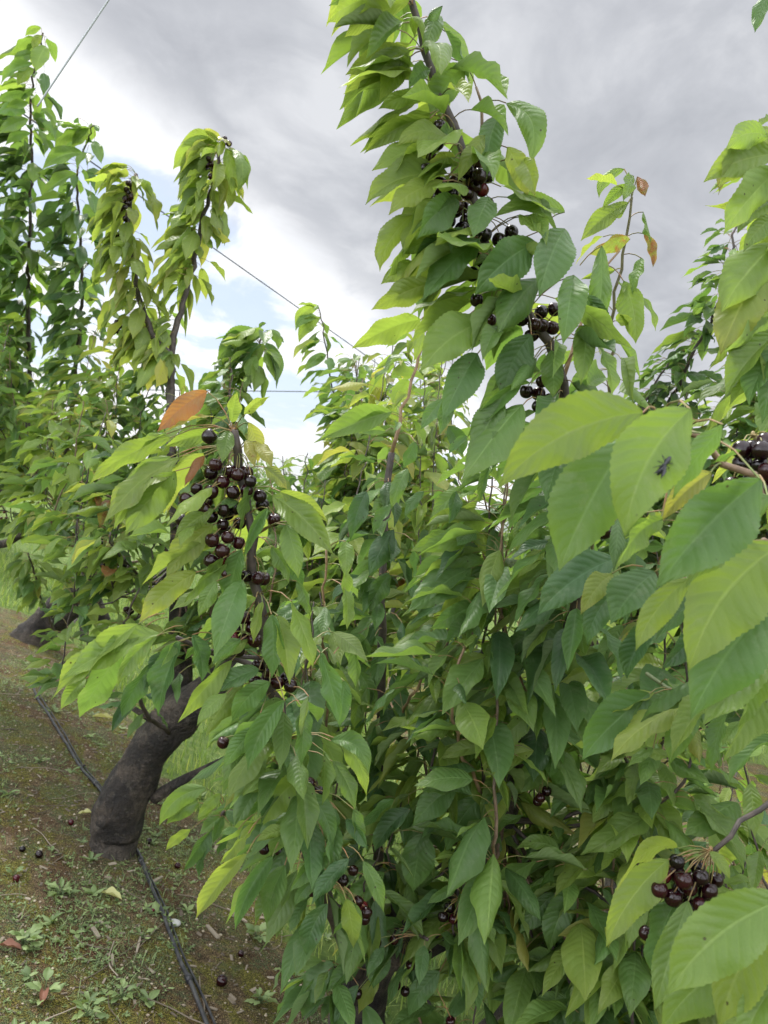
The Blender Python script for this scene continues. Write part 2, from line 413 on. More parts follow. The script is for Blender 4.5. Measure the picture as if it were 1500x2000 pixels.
# hand placed leaf: picture positions of blade base and tip give the direction, depth gives its place in space
def hero(tree, bx, by, tx, ty, d, hue=.4, f=None, w=.235, dd=None, brn=0.0, arch=.1, curl=None, tw=None, under=False, wn=0.55):
    B = W(bx, by, d); dt = d - (rng.uniform(-.02, .05) if dd is None else dd); E = W(tx, ty, dt)
    L = np.linalg.norm(E - B); mid = (B + E) / 2; v = unit(mid - CAM)
    T = unit(E - B); S = unit(np.cross(T, v))
    if np.dot(np.cross(S, T), -v) < 0: S = -S
    if under: S = -S
    a = rng.normal(0, wn) if f is None else f
    Nn = np.cross(S, T); S = S * math.cos(a) + Nn * math.sin(a)
    upv = unit(Z - T * T[2]); C = mid + upv * L * arch * 1.35 * rng.uniform(.4, 1.5) - v * L * rng.uniform(-.03, .08)
    dist, br, pt = tree.nearest(B)
    node = pt if dist < .13 else B + unit(pt - B) * .045
    br.hero.append(dict(B=B, C=C, E=E, S=S, w=L * w * .84 * rng.uniform(.88, 1.1), hue=min(1, max(0, hue + rng.normal(0, .085))), rnd=rng.uniform(.2, .9), brn=brn,
                        curl=rng.normal(.1, .22) if curl is None else curl, tw=rng.normal(0, .3) if tw is None else tw, node=node))

# ------------------------------------------------------------------ cherries
def cherry_mesh(name, mt, nu=18, nv=12):
    a = Acc(); th = np.linspace(0, math.pi, nv + 1); ph = np.linspace(0, 2 * math.pi, nu, endpoint=False)
    r = 1 + .06 * np.cos(2 * th); zz = np.cos(th); dim = np.exp(-(th / .38) ** 2) * .34
    V = np.array([[r[i] * math.sin(th[i]) * math.cos(p) * 1.04, r[i] * math.sin(th[i]) * math.sin(p) * .95, (zz[i] - dim[i]) * .96 - .03 * math.cos(p) ** 2 * (th[i] < 1.2)] for i in range(nv + 1) for p in ph])
    q = [[i * nu + j, (i + 1) * nu + j, (i + 1) * nu + (j + 1) % nu, i * nu + (j + 1) % nu] for i in range(nv) for j in range(nu)]
    a.add(V, q); o = a.build(name, [mt]); me = o.data; bpy.data.objects.remove(o); return me
ME_D = cherry_mesh('cherry', CH_DARK); ME_R = cherry_mesh('cherry', CH_RED)
def cluster(tree, pts, red=(), origin=None, r=.0125, simple_=False):
    """pts = world positions of cherry centres; one hanging bunch = stalks (mesh) + each cherry a sub-part"""
    pts = [np.asarray(p, float) for p in pts]
    for _ in range(30):                       # fruit rest against each other, never inside
        for i in range(len(pts)):
            for j in range(i):
                dv = pts[i] - pts[j]; ds = np.linalg.norm(dv)
                if ds < 2 * r: 
                    k = unit(dv + rng.normal(0, .001, 3)) * (2 * r - ds) * .5; pts[i] = pts[i] + k; pts[j] = pts[j] - k
    def go():
        c = np.mean(pts, axis=0)
        if origin is None:
            top = max(p[2] for p in pts)
            dist, br, pt = tree.nearest(np.array([c[0], c[1], top + .03]))
            o0 = pt if dist < .10 else np.array([c[0], c[1], top]) + unit(pt - c) * .05 + np.array([0, 0, .015])
        else: o0 = np.asarray(origin)
        a = Acc()
        for p in pts:
            topp = p + np.array([0, 0, r * .62]); mid = (o0 + topp) / 2 + unit(np.append((p - o0)[:2], 0)) * .006 + np.array([0, 0, .004])
            tube(a, catmull([o0, mid, topp], 6), .0009, 5, 0)
        tube(a, np.array([o0 - [0, 0, .004], o0, o0 + [0, 0, .005]]), [.002, .0035, .002], 6, 0)
        s = a.build('cherry_cluster', [STALK], tree.o)
        for i, p in enumerate(pts):
            ch = bpy.data.objects.new('cherry', ME_R if i in red else ME_D); COL.objects.link(ch); ch.parent = s
            ch.location = tuple(p - tree.base); k = r * rng.uniform(.9, 1.08); ch.scale = (k, k, k)
            ch.rotation_euler = (rng.normal(0, .3), rng.normal(0, .3), rng.uniform(0, 6.28))
    tree.clusters.append(go)
def cpx(tree, d, lst, red=(), **k):
    lst = list(lst)
    if .98 < d < 1.58 and len(lst) > 1:
        for x, y in list(lst):
            if rng.uniform() < (.7 if d < 1.29 else .4): lst.append((x + rng.normal(0, 11), y + rng.uniform(6, 24)))
    cluster(tree, [W(x, y, d + rng.uniform(-.015, .015)) for x, y in lst], red, **k)

exec_parts = []
# ------------------------------------------------------------------ ground
ROWD = np.array([-.512, .859]); ROWN = np.array([.859, .512])
A0 = G(228, 1655)
def ground_z(x, y):
    """height of the soil: a low berm along the tree row, wheel-smoothed alleys, small lumps"""
    s = (x - A0[0]) * ROWN[0] + (y - A0[1]) * ROWN[1]
    z = -.20 * np.clip(s, -1.7, 1.1) + .05 * np.exp(-(s / .5) ** 2) - .05 + .02 * np.sin(x * 1.3 + .5) * np.sin(y * .9)
    return z
def gz(x, y):
    s = ground_z(np.array(x), np.array(y)); return float(s) + .010 * mn.noise(Vector((x * 4, y * 4, 0))) + .006 * mn.noise(Vector((x * 13, y * 13, 3)))
def GP(px, py):
    p = G(px, py, 0.0)
    for _ in range(4): p = G(px, py, gz(p[0], p[1]))
    return p
def grass_mask(x, y):
    s = (x - A0[0]) * ROWN[0] + (y - A0[1]) * ROWN[1]
    w = .22 * mn.noise(Vector((x * 1.2, y * 1.2, 5))) + .12 * mn.noise(Vector((x * 4.5, y * 4.5, 9)))
    sm = ((s + 1.5) % 5.2) - 1.5                   # rows repeat every 5.2 m
    inb = (sm > .5 + w) and (sm < 3.7 - 1.3 - 0 + w + 1.3 * (s > 4))
    if s < 5.2 and .62 < s < 1.0 and False: inb = True
    if s < -1.35 + w: inb = True
    al = (x - A0[0]) * ROWD[0] + (y - A0[1]) * ROWD[1]
    if al > 4.9 + w * 2 and s > -1.2: inb = True
    return 1.0 if inb else 0.0
def axis(a, b, lo, hi, st):
    mid = list(np.arange(lo, hi, st)); L = []; x = lo; d = st
    while x > a: d *= 1.22; x -= d; L.append(x)
    R = []; x = mid[-1]; d = st
    while x < b: d *= 1.22; x += d; R.append(x)
    return np.array(L[::-1] + mid + R)
gx = axis(-700, 700, -3.6, 2.6, .035); gy = axis(-60, 900, 1.2, 8.2, .035)
X, Y = np.meshgrid(gx, gy, indexing='ij'); Zg = ground_z(X, Y).copy()
Mg = np.zeros_like(Zg)
for i in range(X.shape[0]):
    for j in range(X.shape[1]):
        x, y = X[i, j], Y[i, j]
        if -9 < x < 8 and -1 < y < 16: Zg[i, j] = gz(x, y)
        else: Zg[i, j] = Zg[i, j] if abs(x) < 40 and abs(y) < 60 else -.05
        Mg[i, j] = grass_mask(x, y)
ni, nj = X.shape
a = Acc(); I, J = np.meshgrid(np.arange(ni - 1), np.arange(nj - 1), indexing='ij')
q = np.stack([I * nj + J, (I + 1) * nj + J, (I + 1) * nj + J + 1, I * nj + J + 1], -1).reshape(-1, 4)
cg = np.zeros((ni * nj, 4)); cg[:, 0] = Mg.ravel(); cg[:, 3] = 1
a.add(np.stack([X, Y, Zg], -1).reshape(-1, 3), q, 0, None, cg)
def ground_mat():
    mt, nt = mat('orchard_soil'); b = NB(nt); tc = b.n('ShaderNodeTexCoord'); p = tc.outputs['Object']
    at = b.n('ShaderNodeAttribute', attribute_name='lf'); sep = b.n('ShaderNodeSeparateColor'); nt.links.new(at.outputs['Color'], sep.inputs[0])
    mpp = b.n('ShaderNodeMapping', vector_type='TEXTURE'); mpp.inputs['Rotation'].default_value = (0, 0, math.atan2(.859, -.512)); mpp.inputs['Scale'].default_value = (2.6, 1, 1); nt.links.new(p, mpp.inputs[0]); ps = mpp.outputs[0]
    n1 = b.noise(ps, 3.3, 5, .6); n2 = b.noise(p, 14, 6, .7); n3 = b.noise(p, 90, 4, .7); n4 = b.noise(ps, 7.5, 5, .65, .6); nf = b.noise(p, 320, 2, .6)
    soil = b.ramp(n2, [(.3, (.055, .038, .020)), (.5, (.13, .092, .052)), (.68, (.25, .19, .125))])
    red = b.mix(b.sm(n1, .5, .62), soil, (.105, .062, .034, 1))
    moss = b.ramp(n3, [(.3, (.052, .056, .009)), (.5, (.125, .122, .018)), (.7, (.20, .19, .04))])
    mm = b.math('MULTIPLY', b.sm(b.math('ADD', b.math('MULTIPLY', n4, .65), b.math('MULTIPLY', n2, .35)), .455, .56), .85)
    c = b.mix(mm, red, moss)
    grn = b.math('MULTIPLY', b.sm(b.noise(p, 3.7, 5, .7, .4), .46, .55), b.sm(n3, .42, .55))
    c = b.mix(b.math('MULTIPLY', grn, .8), c, (.085, .115, .055, 1))
    # pale grit
    v = b.n('ShaderNodeTexVoronoi', i_Scale=110.0); nt.links.new(p, v.inputs['Vector'])
    vc = b.n('ShaderNodeSeparateColor'); nt.links.new(v.outputs['Color'], vc.inputs[0])
    gm = b.math('MULTIPLY', b.math('SUBTRACT', 1.0, b.sm(v.outputs['Distance'], .22, .36)), b.math('GREATER_THAN', vc.outputs[0], .72))
    c = b.mix(b.math('MULTIPLY', gm, .75), c, b.ramp(vc.outputs[1], [(0, (.16, .12, .08)), (.6, (.30, .24, .16)), (1, (.42, .37, .26))]))
    c = b.mix(1.0, c, b.ramp(nf, [(.40, (.20, .20, .20)), (.60, (1.9, 1.85, 1.7))]), 'MULTIPLY')
    gcol = b.ramp(n2, [(.3, (.06, .115, .025)), (.55, (.125, .20, .042)), (.72, (.22, .25, .08))])
    c = b.mix(b.math('MULTIPLY', sep.outputs[0], b.math('ADD', .75, b.math('MULTIPLY', n3, .25))), c, gcol)
    h = b.math('ADD', b.math('ADD', n2, b.math('MULTIPLY', n3, .5)), b.math('ADD', b.math('MULTIPLY', gm, .35), b.math('MULTIPLY', nf, .3)))
    bp = b.n('ShaderNodeBump', i_Strength=1.0, i_Distance=.03, i_Height=h)
    pr = b.n('ShaderNodeBsdfPrincipled', i_Base_Color=c, i_Roughness=.92, i_Normal=bp.outputs[0]); pr.inputs['Specular IOR Level'].default_value = .2
    out = b.n('ShaderNodeOutputMaterial'); nt.links.new(pr.outputs[0], out.inputs[0]); return mt
tag(a.build('ground', [ground_mat()]), kind='structure')

def cmat(name, stops, rough=.6, tr=0.0):
    """colour from the per-vertex random value"""
    mt, nt = mat(name); b = NB(nt); at = b.n('ShaderNodeAttribute', attribute_name='lf'); sep = b.n('ShaderNodeSeparateColor'); nt.links.new(at.outputs['Color'], sep.inputs[0])
    tc = b.n('ShaderNodeTexCoord'); n = b.noise(tc.outputs['Object'], 60, 3)
    f = b.math('ADD', b.math('MULTIPLY', sep.outputs[1], .75), b.math('MULTIPLY', n, .25)); c = b.ramp(f, stops)
    pr = b.n('ShaderNodeBsdfPrincipled', i_Base_Color=c, i_Roughness=rough); sh = pr.outputs[0]
    if tr:
        t = b.n('ShaderNodeBsdfTranslucent', i_Color=b.mix(1.0, c, (1.6, 1.6, .8, 1), 'MULTIPLY')); sh = b.n('ShaderNodeMixShader', i_0=tr, i_1=sh, i_2=t.outputs[0]).outputs[0]
    out = b.n('ShaderNodeOutputMaterial'); nt.links.new(sh, out.inputs[0]); return mt
GRASS = cmat('grass_blade', [(0, (.06, .12, .022)), (.5, (.15, .24, .05)), (.85, (.30, .36, .10)), (1, (.38, .34, .17))], .6, .3)
WEED = cmat('weed_leaf', [(0, (.075, .12, .045)), (.5, (.15, .215, .075)), (1, (.26, .33, .13))], .55, .25)
CHIP = cmat('wood_chip', [(0, (.06, .045, .03)), (.5, (.15, .12, .085)), (1, (.33, .28, .21))], .85)
GRIT = cmat('pale_grit', [(0, (.10, .085, .065)), (.6, (.27, .22, .15)), (1, (.50, .44, .32))], .8)

def rand_col(n, k): 
    c = np.zeros((n, k, 4)); c[..., 1] = rng.uniform(0, 1, n)[:, None]; c[..., 3] = 1; return c.reshape(-1, 4)
def blades(acc, P, L, w, lean, nseg=3, up=1.0):
    """grass blades: tapered curved strips"""
    n = len(P); az = rng.uniform(0, 6.28, n); h = np.stack([np.cos(az), np.sin(az), np.zeros(n)], -1); s = np.stack([-np.sin(az), np.cos(az), np.zeros(n)], -1)
    t = np.linspace(0, 1, nseg + 1)[None, :, None]
    M = P[:, None] + Z * (L[:, None, None] * t * up * (1 - .35 * t * lean[:, None, None])) + h[:, None] * (L * lean)[:, None, None] * t ** 1.7
    ww = w[:, None, None] * (1 - t ** 1.6 * .95)
    V = np.stack([M - s[:, None] * ww, M + s[:, None] * ww], 2).reshape(-1, 3); k = 2 * (nseg + 1)
    i = np.arange(nseg); q = np.stack([2 * i, 2 * i + 1, 2 * i + 3, 2 * i + 2], -1)
    acc.add(V, (q[None] + (np.arange(n) * k)[:, None, None]).reshape(-1, 4), 0, None, rand_col(n, k))
def on_ground(XY, dz=0.0): return np.array([[x, y, gz(x, y) + dz] for x, y in XY])
def in_view(x, y, mar=120):
    dx = np.array([x, y, 0]) - CAM; d = dx[1]
    if d < .3: return False
    px = 750 + F * dx.dot(RT) / d; py = 1000 - F * dx.dot(UP) / d
    return -mar < px < 1500 + mar and py < 2000 + mar
def scatter(n, x0, x1, y0, y1, want):
    out = []
    while len(out) < n:
        x = rng.uniform(x0, x1); y = y0 + (y1 - y0) * rng.uniform(0, 1) ** 1.4
        if in_view(x, y) and want(x, y): out.append((x, y))
    return out
# grass in the alleys
acc = Acc(); XY = scatter(26000, -6, 5, 1.6, 11, lambda x, y: grass_mask(x, y) > .5)
P = on_ground(XY, -.004); n = len(P); blades(acc, P, rng.uniform(.03, .11, n) * (1 + P[:, 1] * .06), rng.uniform(.0012, .003, n) * (1 + P[:, 1] * .12), rng.uniform(.1, .8, n))
XY = scatter(9000, -30, 22, 10, 40, lambda x, y: grass_mask(x, y) > .5)
P = np.array([[x, y, ground_z(np.array(x), np.array(y)) - .01] for x, y in XY]); n = len(P); blades(acc, P, rng.uniform(.06, .2, n), rng.uniform(.006, .016, n), rng.uniform(.1, .7, n), 2)
tag(acc.build('grass', [GRASS]), 'short bright green grass growing in the alleys between the tree rows', 'grass', kind='stuff')
# thin seedlings and fine grass on the dirt strip
acc = Acc()
def patch(x, y): return mn.noise(Vector((x * 2.3, y * 2.3, 20))) + .5 * mn.noise(Vector((x * 7, y * 7, 3))) > rng.uniform(-.25, .45)
XY = scatter(15000, -4, 2.5, 1.3, 7, lambda x, y: grass_mask(x, y) < .5 and patch(x, y))
P = on_ground(XY, -.002); n = len(P); blades(acc, P, rng.uniform(.008, .045, n), rng.uniform(.0006, .0015, n), rng.uniform(.3, 1.4, n))
def seedlings(acc, XY, size, nl=4):
    Bs, Cs, Es, Ss, Ws = [], [], [], [], []
    for x, y in XY:
        z = gz(x, y); sz = size * rng.uniform(.5, 1.5); a0 = rng.uniform(0, 6.28)
        k = nl if isinstance(nl, int) else rng.integers(*nl)
        for i in range(k):
            az = a0 + i * 6.28 / k + rng.normal(0, .3); h = np.array([math.cos(az), math.sin(az), 0]); l = sz * rng.uniform(.6, 1.2); e = rng.uniform(.2, .9)
            b = np.array([x, y, z + .002]); c = b + (h * math.cos(e) + Z * math.sin(e)) * l * .55; t = c + (h * .95 + Z * rng.uniform(-.2, .3)) * l * .5
            Bs.append(b); Cs.append(c); Es.append(t); Ss.append(np.cross(h, Z)); Ws.append(l * rng.uniform(.16, .30))
    n = len(Bs)
    leaf_block(acc, np.array(Bs), np.array(Cs), np.array(Es), np.array(Ss), np.array(Ws), np.zeros(n), rng.uniform(0, 1, n), np.zeros(n), 6, 4, fold=.3)
seedlings(acc, scatter(6000, -4, 2.5, 1.3, 6, lambda x, y: grass_mask(x, y) < .5 and patch(x, y)), .010, 4)
seedlings(acc, scatter(330, -4, 2.5, 1.3, 6, lambda x, y: patch(x, y)), .032, 5)
tag(acc.build('ground_cover', [WEED]), 'thin seedlings and wisps of grass scattered over the mossy dirt', 'ground cover', kind='stuff')
# wood chips, pruned twigs, grit
acc = Acc()
BX = np.array([[0, 1, 3, 2], [4, 6, 7, 5], [0, 4, 5, 1], [2, 3, 7, 6], [0, 2, 6, 4], [1, 5, 7, 3]])
def chips(acc, XY, l0, l1, wr, thick, dz=.001):
    for x, y in XY:
        l = rng.uniform(l0, l1); w = l * rng.uniform(*wr); az = rng.uniform(0, 6.28); h = np.array([math.cos(az), math.sin(az), rng.normal(0, .12)]); s = np.array([-math.sin(az), math.cos(az), rng.normal(0, .2)])
        c0 = np.array([x, y, gz(x, y) + dz]); t = thick
        V = [c0 + h * l * (i - .5) * rng.uniform(.8, 1.1) + s * w * (j - .5) * rng.uniform(.5, 1.2) + Z * t * k for i in (0, 1) for j in (0, 1) for k in (0, 1)]
        acc.add(V, BX, 0, None, np.tile([0, rng.uniform(0, 1), 0, 1], (8, 1)))
dirt = lambda x, y: grass_mask(x, y) < .5
chips(acc, scatter(1700, -4, 2.4, 1.3, 6.5, dirt), .008, .030, (.12, .45), .003)
chips(acc, scatter(2600, -4, 2.4, 1.3, 6.0, dirt), .006, .022, (.05, .12), .0012)
chips(acc, scatter(60, -4, 2.4, 1.3, 6, dirt), .03, .075, (.08, .25), .004)
for x, y in scatter(75, -3.6, 2.4, 1.3, 6, dirt):
    az = rng.uniform(0, 6.28); l = rng.uniform(.08, .32); p0 = np.array([x, y]); pts = []
    for k in range(5):
        pts.append([p0[0], p0[1], gz(*p0) + .004 + rng.uniform(0, .004)]); az += rng.normal(0, .22); p0 = p0 + np.array([math.cos(az), math.sin(az)]) * l / 4
    tube(acc, catmull(pts, 9), rng.uniform(.0008, .0019), 5, 0, .1, 40, col=(0, rng.uniform(.2, 1), 0, 1))
tag(acc.build('wood_litter', [CHIP], smooth=False), 'grey brown wood chips and pruned twigs littering the dirt', 'litter', kind='stuff')
acc = Acc()
def pebble(acc, x, y, r, c, flat=.6):
    nu, nv = 6, 4; V = []
    sx, sy = rng.uniform(.7, 1.2, 2)
    for i in range(nv + 1):
        th = math.pi * i / nv
        for j in range(nu):
            ph = 6.283 * j / nu; k = r * rng.uniform(.85, 1.12)
            V.append([x + k * sx * math.sin(th) * math.cos(ph), y + k * sy * math.sin(th) * math.sin(ph), gz(x, y) + r * .25 + k * flat * math.cos(th)])
    q = [[i * nu + j, (i + 1) * nu + j, (i + 1) * nu + (j + 1) % nu, i * nu + (j + 1) % nu] for i in range(nv) for j in range(nu)]
    acc.add(V, q, 0, None, np.tile([0, c, 0, 1], (len(V), 1)))
for x, y in scatter(4200, -4, 2.4, 1.3, 5.5, dirt): pebble(acc, x, y, abs(rng.normal(.0022, .0013)) + .0012, rng.uniform(0, 1))
tag(acc.build('gravel', [GRIT]), 'pale grit and tiny stones strewn over the dirt', 'gravel', kind='stuff')

# ---------------- individual things lying on the dirt
WEED_G = 'small weeds growing in the dirt strip'
def weed(px, py, label, size, kind='broad', n=7, name='weed'):
    p = GP(px, py); size *= .56; o = empty(name, p, label, 'weed', WEED_G); a = Acc(); st = Acc()
    Bs, Cs, Es, Ss, Ws = [], [], [], [], []
    for i in range(n):
        az = i * 2.4 + rng.normal(0, .3); h = np.array([math.cos(az), math.sin(az), 0]); e = rng.uniform(.35, 1.15); l = size * rng.uniform(.6, 1.1)
        root = p + Z * rng.uniform(0, .012) * (i / n * 2)
        b = root + (h * math.cos(e) + Z * math.sin(e)) * l * (.45 if kind == 'broad' else .05)
        tube(st, np.array([root, (root + b) / 2, b]), .0011, 5)
        c = b + (h * math.cos(e * .7) + Z * math.sin(e * .7)) * l * .4; t = c + (h + Z * rng.uniform(-.4, .25)) * l * .4
        Bs.append(b); Cs.append(c); Es.append(t); Ss.append(np.cross(h, Z)); Ws.append(l * (rng.uniform(.17, .26) if kind == 'broad' else .035))
    leaf_block(a, np.array(Bs), np.array(Cs), np.array(Es), np.array(Ss), np.array(Ws), np.zeros(n), rng.uniform(.3, 1, n), np.zeros(n), 10, 6, fold=.25)
    st.build('stem', [WEED], o); a.build('leaves', [WEED], o)
weed(118, 1752, 'bushy clump of broad green weed left of the broken pale leaf', .085, n=16)
weed(98, 1740, 'upright narrow leaved weed just beside the bushy clump', .07, n=8)
weed(178, 1785, 'wispy thin bladed grass tuft between bushy weed and pale dead leaf', .13, 'blade', 12, 'grass_tuft')
weed(194, 1808, 'forked weed with two spoon shaped leaves beside a grey wood chip', .05, n=5)
weed(325, 1800, 'spoon leaved weed touching the black hose next to a white pebble', .05, n=5)
weed(277, 1832, 'bright yellow green folded weed left of the black hose', .06, n=5)
weed(45, 1848, 'feathery pale green weed at the left edge of the picture', .10, n=14)
weed(25, 1712, 'flat weed with a broad leaf next to the bright red fallen cherry', .06, n=6)
weed(85, 1952, 'long leaved weed growing over the red brown dead leaf', .09, n=7)
weed(320, 1932, 'yellow green heart leaved weed close to the lower hose', .045, n=4)
weed(238, 1950, 'pale tufted weed with narrow leaves low in the picture', .07, n=12)
weed(170, 1985, 'grey green weed with wide oval leaves at the bottom edge', .09, n=9)
weed(500, 1835, 'leafy weed under the tip of the long yellow green leaf', .10, n=16)
weed(78, 1490, 'small bright weed up the slope left of the leaning trunk', .07, n=8)
weed(508, 1960, 'fine ferny weed right of the hose at the bottom edge', .08, n=14)
weed(26, 1775, 'tiny weed with four round leaves above the feathery weed', .04, n=4)
weed(560, 1900, 'pale long leaved weed beneath the hanging branch', .11, n=9)

LITTER = cmat('dead_leaf_pale', [(0, (.30, .32, .12)), (1, (.44, .42, .20))], .7, .2)
LITTER_R = cmat('dead_leaf_red', [(0, (.13, .05, .03)), (1, (.22, .10, .06))], .7, .1)
STONE = cmat('white_stone', [(0, (.38, .38, .36)), (1, (.60, .60, .58))], .6)
def dead_leaf(px, py, ang, L, label, mt, w=.2, lift=.012):
    p = GP(px, py); h = np.array([math.cos(ang), math.sin(ang), 0]); b = p + Z * .006
    c = b + h * L * .5 + Z * lift; e = b + h * L + Z * .004
    a = Acc(); leaf_block(a, b[None], c[None], e[None], np.cross(h, Z)[None], np.array([L * w]), np.zeros(1), np.array([.6]), np.zeros(1), 20, 8, fold=.3, curl=np.array([-.3]))
    o = a.build('fallen_leaf', [mt]); tag(o, label, 'leaf', 'dead leaves lying on the dirt')
dead_leaf(197, 1748, -.35, .085, 'pale yellow broken dead leaf lying right of the bushy weed', LITTER, .26)
dead_leaf(80, 1968, 1.9, .05, 'red brown dead leaf standing under the long leaved weed', LITTER_R, .3, .03)
dead_leaf(-4, 1852, -.1, .07, 'curled rust red dead leaf at the left edge of the picture', LITTER_R, .25)
dead_leaf(180, 1402, .1, .13, 'beige dead leaf on the slope beside the upper hose', LITTER, .2)
dead_leaf(152, 1592, .1, .07, 'small cream dead leaf against the foot of the leaning trunk', LITTER, .25)
p = GP(340, 1805); a = Acc()
nu, nv = 16, 10; V = [[p[0] + .019 * math.sin(math.pi * i / nv) * math.cos(6.2832 * j / nu) * 1.15, p[1] + .019 * math.sin(math.pi * i / nv) * math.sin(6.2832 * j / nu), p[2] + .004 + .009 * math.cos(math.pi * i / nv)] for i in range(nv + 1) for j in range(nu)]
a.add(V, [[i * nu + j, (i + 1) * nu + j, (i + 1) * nu + (j + 1) % nu, i * nu + (j + 1) % nu] for i in range(nv) for j in range(nu)])
tag(a.build('pebble', [STONE]), 'smooth whitish oval pebble right of the black hose', 'stone')

def chip(px, py, ang, l, w, label):
    p = GP(px, py); h = np.array([math.cos(ang), math.sin(ang), .03]); s = np.array([-math.sin(ang), math.cos(ang), 0]); a = Acc(); pts = np.linspace(-.5, .5, 7); V = []
    for k, t in enumerate(pts):
        ww = w * (1 - .5 * abs(t) ** 2 * 4 * rng.uniform(.4, .8)) * rng.uniform(.85, 1.1)
        for (i, j) in ((-.5, 0), (.5, 0), (.5, 1), (-.5, 1)): V.append(p + h * l * t + s * ww * i + Z * (.002 + .005 * j))
    q = [[k * 4 + i, k * 4 + (i + 1) % 4, (k + 1) * 4 + (i + 1) % 4, (k + 1) * 4 + i] for k in range(6) for i in range(4)] + [[3, 2, 1, 0], [24, 25, 26, 27]]
    a.add(V, q, 0, None, np.tile([0, .85, 0, 1], (28, 1))); tag(a.build('wood_chip', [CHIP], smooth=False), label, 'wood chip', 'larger wood chips on the dirt')
chip(185, 1822, -.9, .075, .014, 'bleached flat wood chip below the forked weed')
chip(303, 1722, 1.1, .07, .013, 'grey split wood chip upright right of the hose')
chip(270, 1848, -1.4, .085, .007, 'thin pale splinter beside the folded yellow green weed')
chip(219, 1878, -1.2, .055, .008, 'short tan wood chip near the middle of the mossy dirt')
chip(415, 1822, -.9, .085, .013, 'tan wood chip lying between hose and hanging leaves')
chip(462, 1790, -.7, .11, .010, 'long grey wood sliver under the hanging leaves')

FALL = 'fallen cherries on the dirt'
def fallen(px, py, label, red, r=.0125):
    p = GP(px, py); o = bpy.data.objects.new('fallen_cherry', ME_R if red else ME_D); COL.objects.link(o); o.location = (p[0], p[1], p[2] + r * .85); o.scale = (r, r, r)
    o.rotation_euler = (rng.uniform(.6, 2), rng.uniform(0, 2), rng.uniform(0, 6)); tag(o, label, 'cherry', FALL)
fallen(138, 1611, 'red fallen cherry just left of the leaning trunk foot', True)
fallen(75, 1675, 'plump black fallen cherry left of the trunk above the weeds', False, .014)
fallen(43, 1663, 'half dried dark fallen cherry beside the plump black one', False, .011)
fallen(31, 1722, 'bright red fallen cherry beside the flat weed at left', True)
fallen(290, 1648, 'dark fallen cherry right of the trunk foot near the hose', False)
fallen(346, 1696, 'dark fallen cherry below the lowest hanging leaf tips', False)
fallen(298, 1782, 'small orange red shrivelled cherry left of the hose', True, .007)
fallen(432, 1925, 'dark crushed cherry right of the hose low in the picture', False, .017)
fallen(470, 1868, 'black fallen cherry under the yellow green leaf', False, .011)
fallen(163, 1500, 'dark little fallen cherry on the slope by the upper hose', False, .010)

# ---------------- irrigation hoses: run along the row behind the trunk
def hose(pxs, label, r, off):
    P = []
    for x, y in pxs:
        g = GP(x, y); P.append([g[0] + off * ROWN[0], g[1] + off * ROWN[1], g[2] + r * 1.1])
    p0 = np.array(P[0]); P.insert(0, p0 + (p0 - np.array(P[1])) * 4)
    Q = catmull(P, 160)
    for k in range(len(Q)): Q[k, 2] = gz(Q[k, 0], Q[k, 1]) + r * 1.15 + .003 * math.sin(k * .4)
    a = Acc(); tube(a, Q, r, 10); o = a.build('irrigation_hose', [PIPE]); tag(o, label, 'hose', 'black irrigation hoses along the tree row')
    for k in (38, 62, 84, 120):
        if r < .005: break
        d = Acc(); T = unit(Q[k + 1] - Q[k]); tube(d, np.array([Q[k] - T * .014, Q[k] - T * .013, Q[k] + T * .013, Q[k] + T * .014]), [r * .8, r * 1.6, r * 1.6, r * .8], 10)
        d.build('dripper', [PIPE], o)
HP = [(400, 2000), (352, 1880), (305, 1760), (262, 1655), (225, 1575), (190, 1540), (150, 1490), (112, 1425), (72, 1362), (68, 1338), (95, 1326), (125, 1290)]
hose(HP, 'thick black polythene irrigation hose snaking past the leaning trunk', .0062, 0.0)
hose([(414, 2000), (361, 1880), (312, 1760), (262, 1655), (222, 1572), (193, 1536), (153, 1484), (116, 1420), (80, 1365), (76, 1345), (100, 1322), (130, 1286)], 'thinner black tube running alongside the thick irrigation hose', .0036, .004)

# ---------------- wires in the sky
def wire(a_, b_, r, label, ext=3.0, sagz=0.0, name='overhead_wire', mt=None):
    a_, b_ = np.array(a_), np.array(b_); d = b_ - a_; p0, p1 = a_ - d * ext, b_ + d * ext
    t = np.linspace(0, 1, 40)[:, None]; P = p0 * (1 - t) + p1 * t - Z * (sagz * 4 * t * (1 - t))
    a = Acc(); tube(a, P, r, 6); tag(a.build(name, [mt or WIRE]), label, 'wire', 'wires strung over the orchard')
wire(W(300, 402, 7), W(680, 670, 10.0), .006, 'thin dark wire slanting down across the bright clouds', .6)
wire(W(525, 764, 14), W(620, 765, 14.5), .009, 'nearly level wire low in the gap between the far trees', 3)
wire(W(212, 0, 1.9), W(115, 145, 1.95), .0024, 'blurred pale cable crossing the top left corner of the sky', .45, mt=CABLE)
# ================================================================== trees
def R1(l, d): return [W(x / 2, y / 2, d if not isinstance(d, (list, tuple)) else d[0] + (d[1] - d[0]) * i / (len(l) - 1)) for i, (x, y) in enumerate(l)]
def PX(l): return [W(x, y, d) for x, y, d in l]

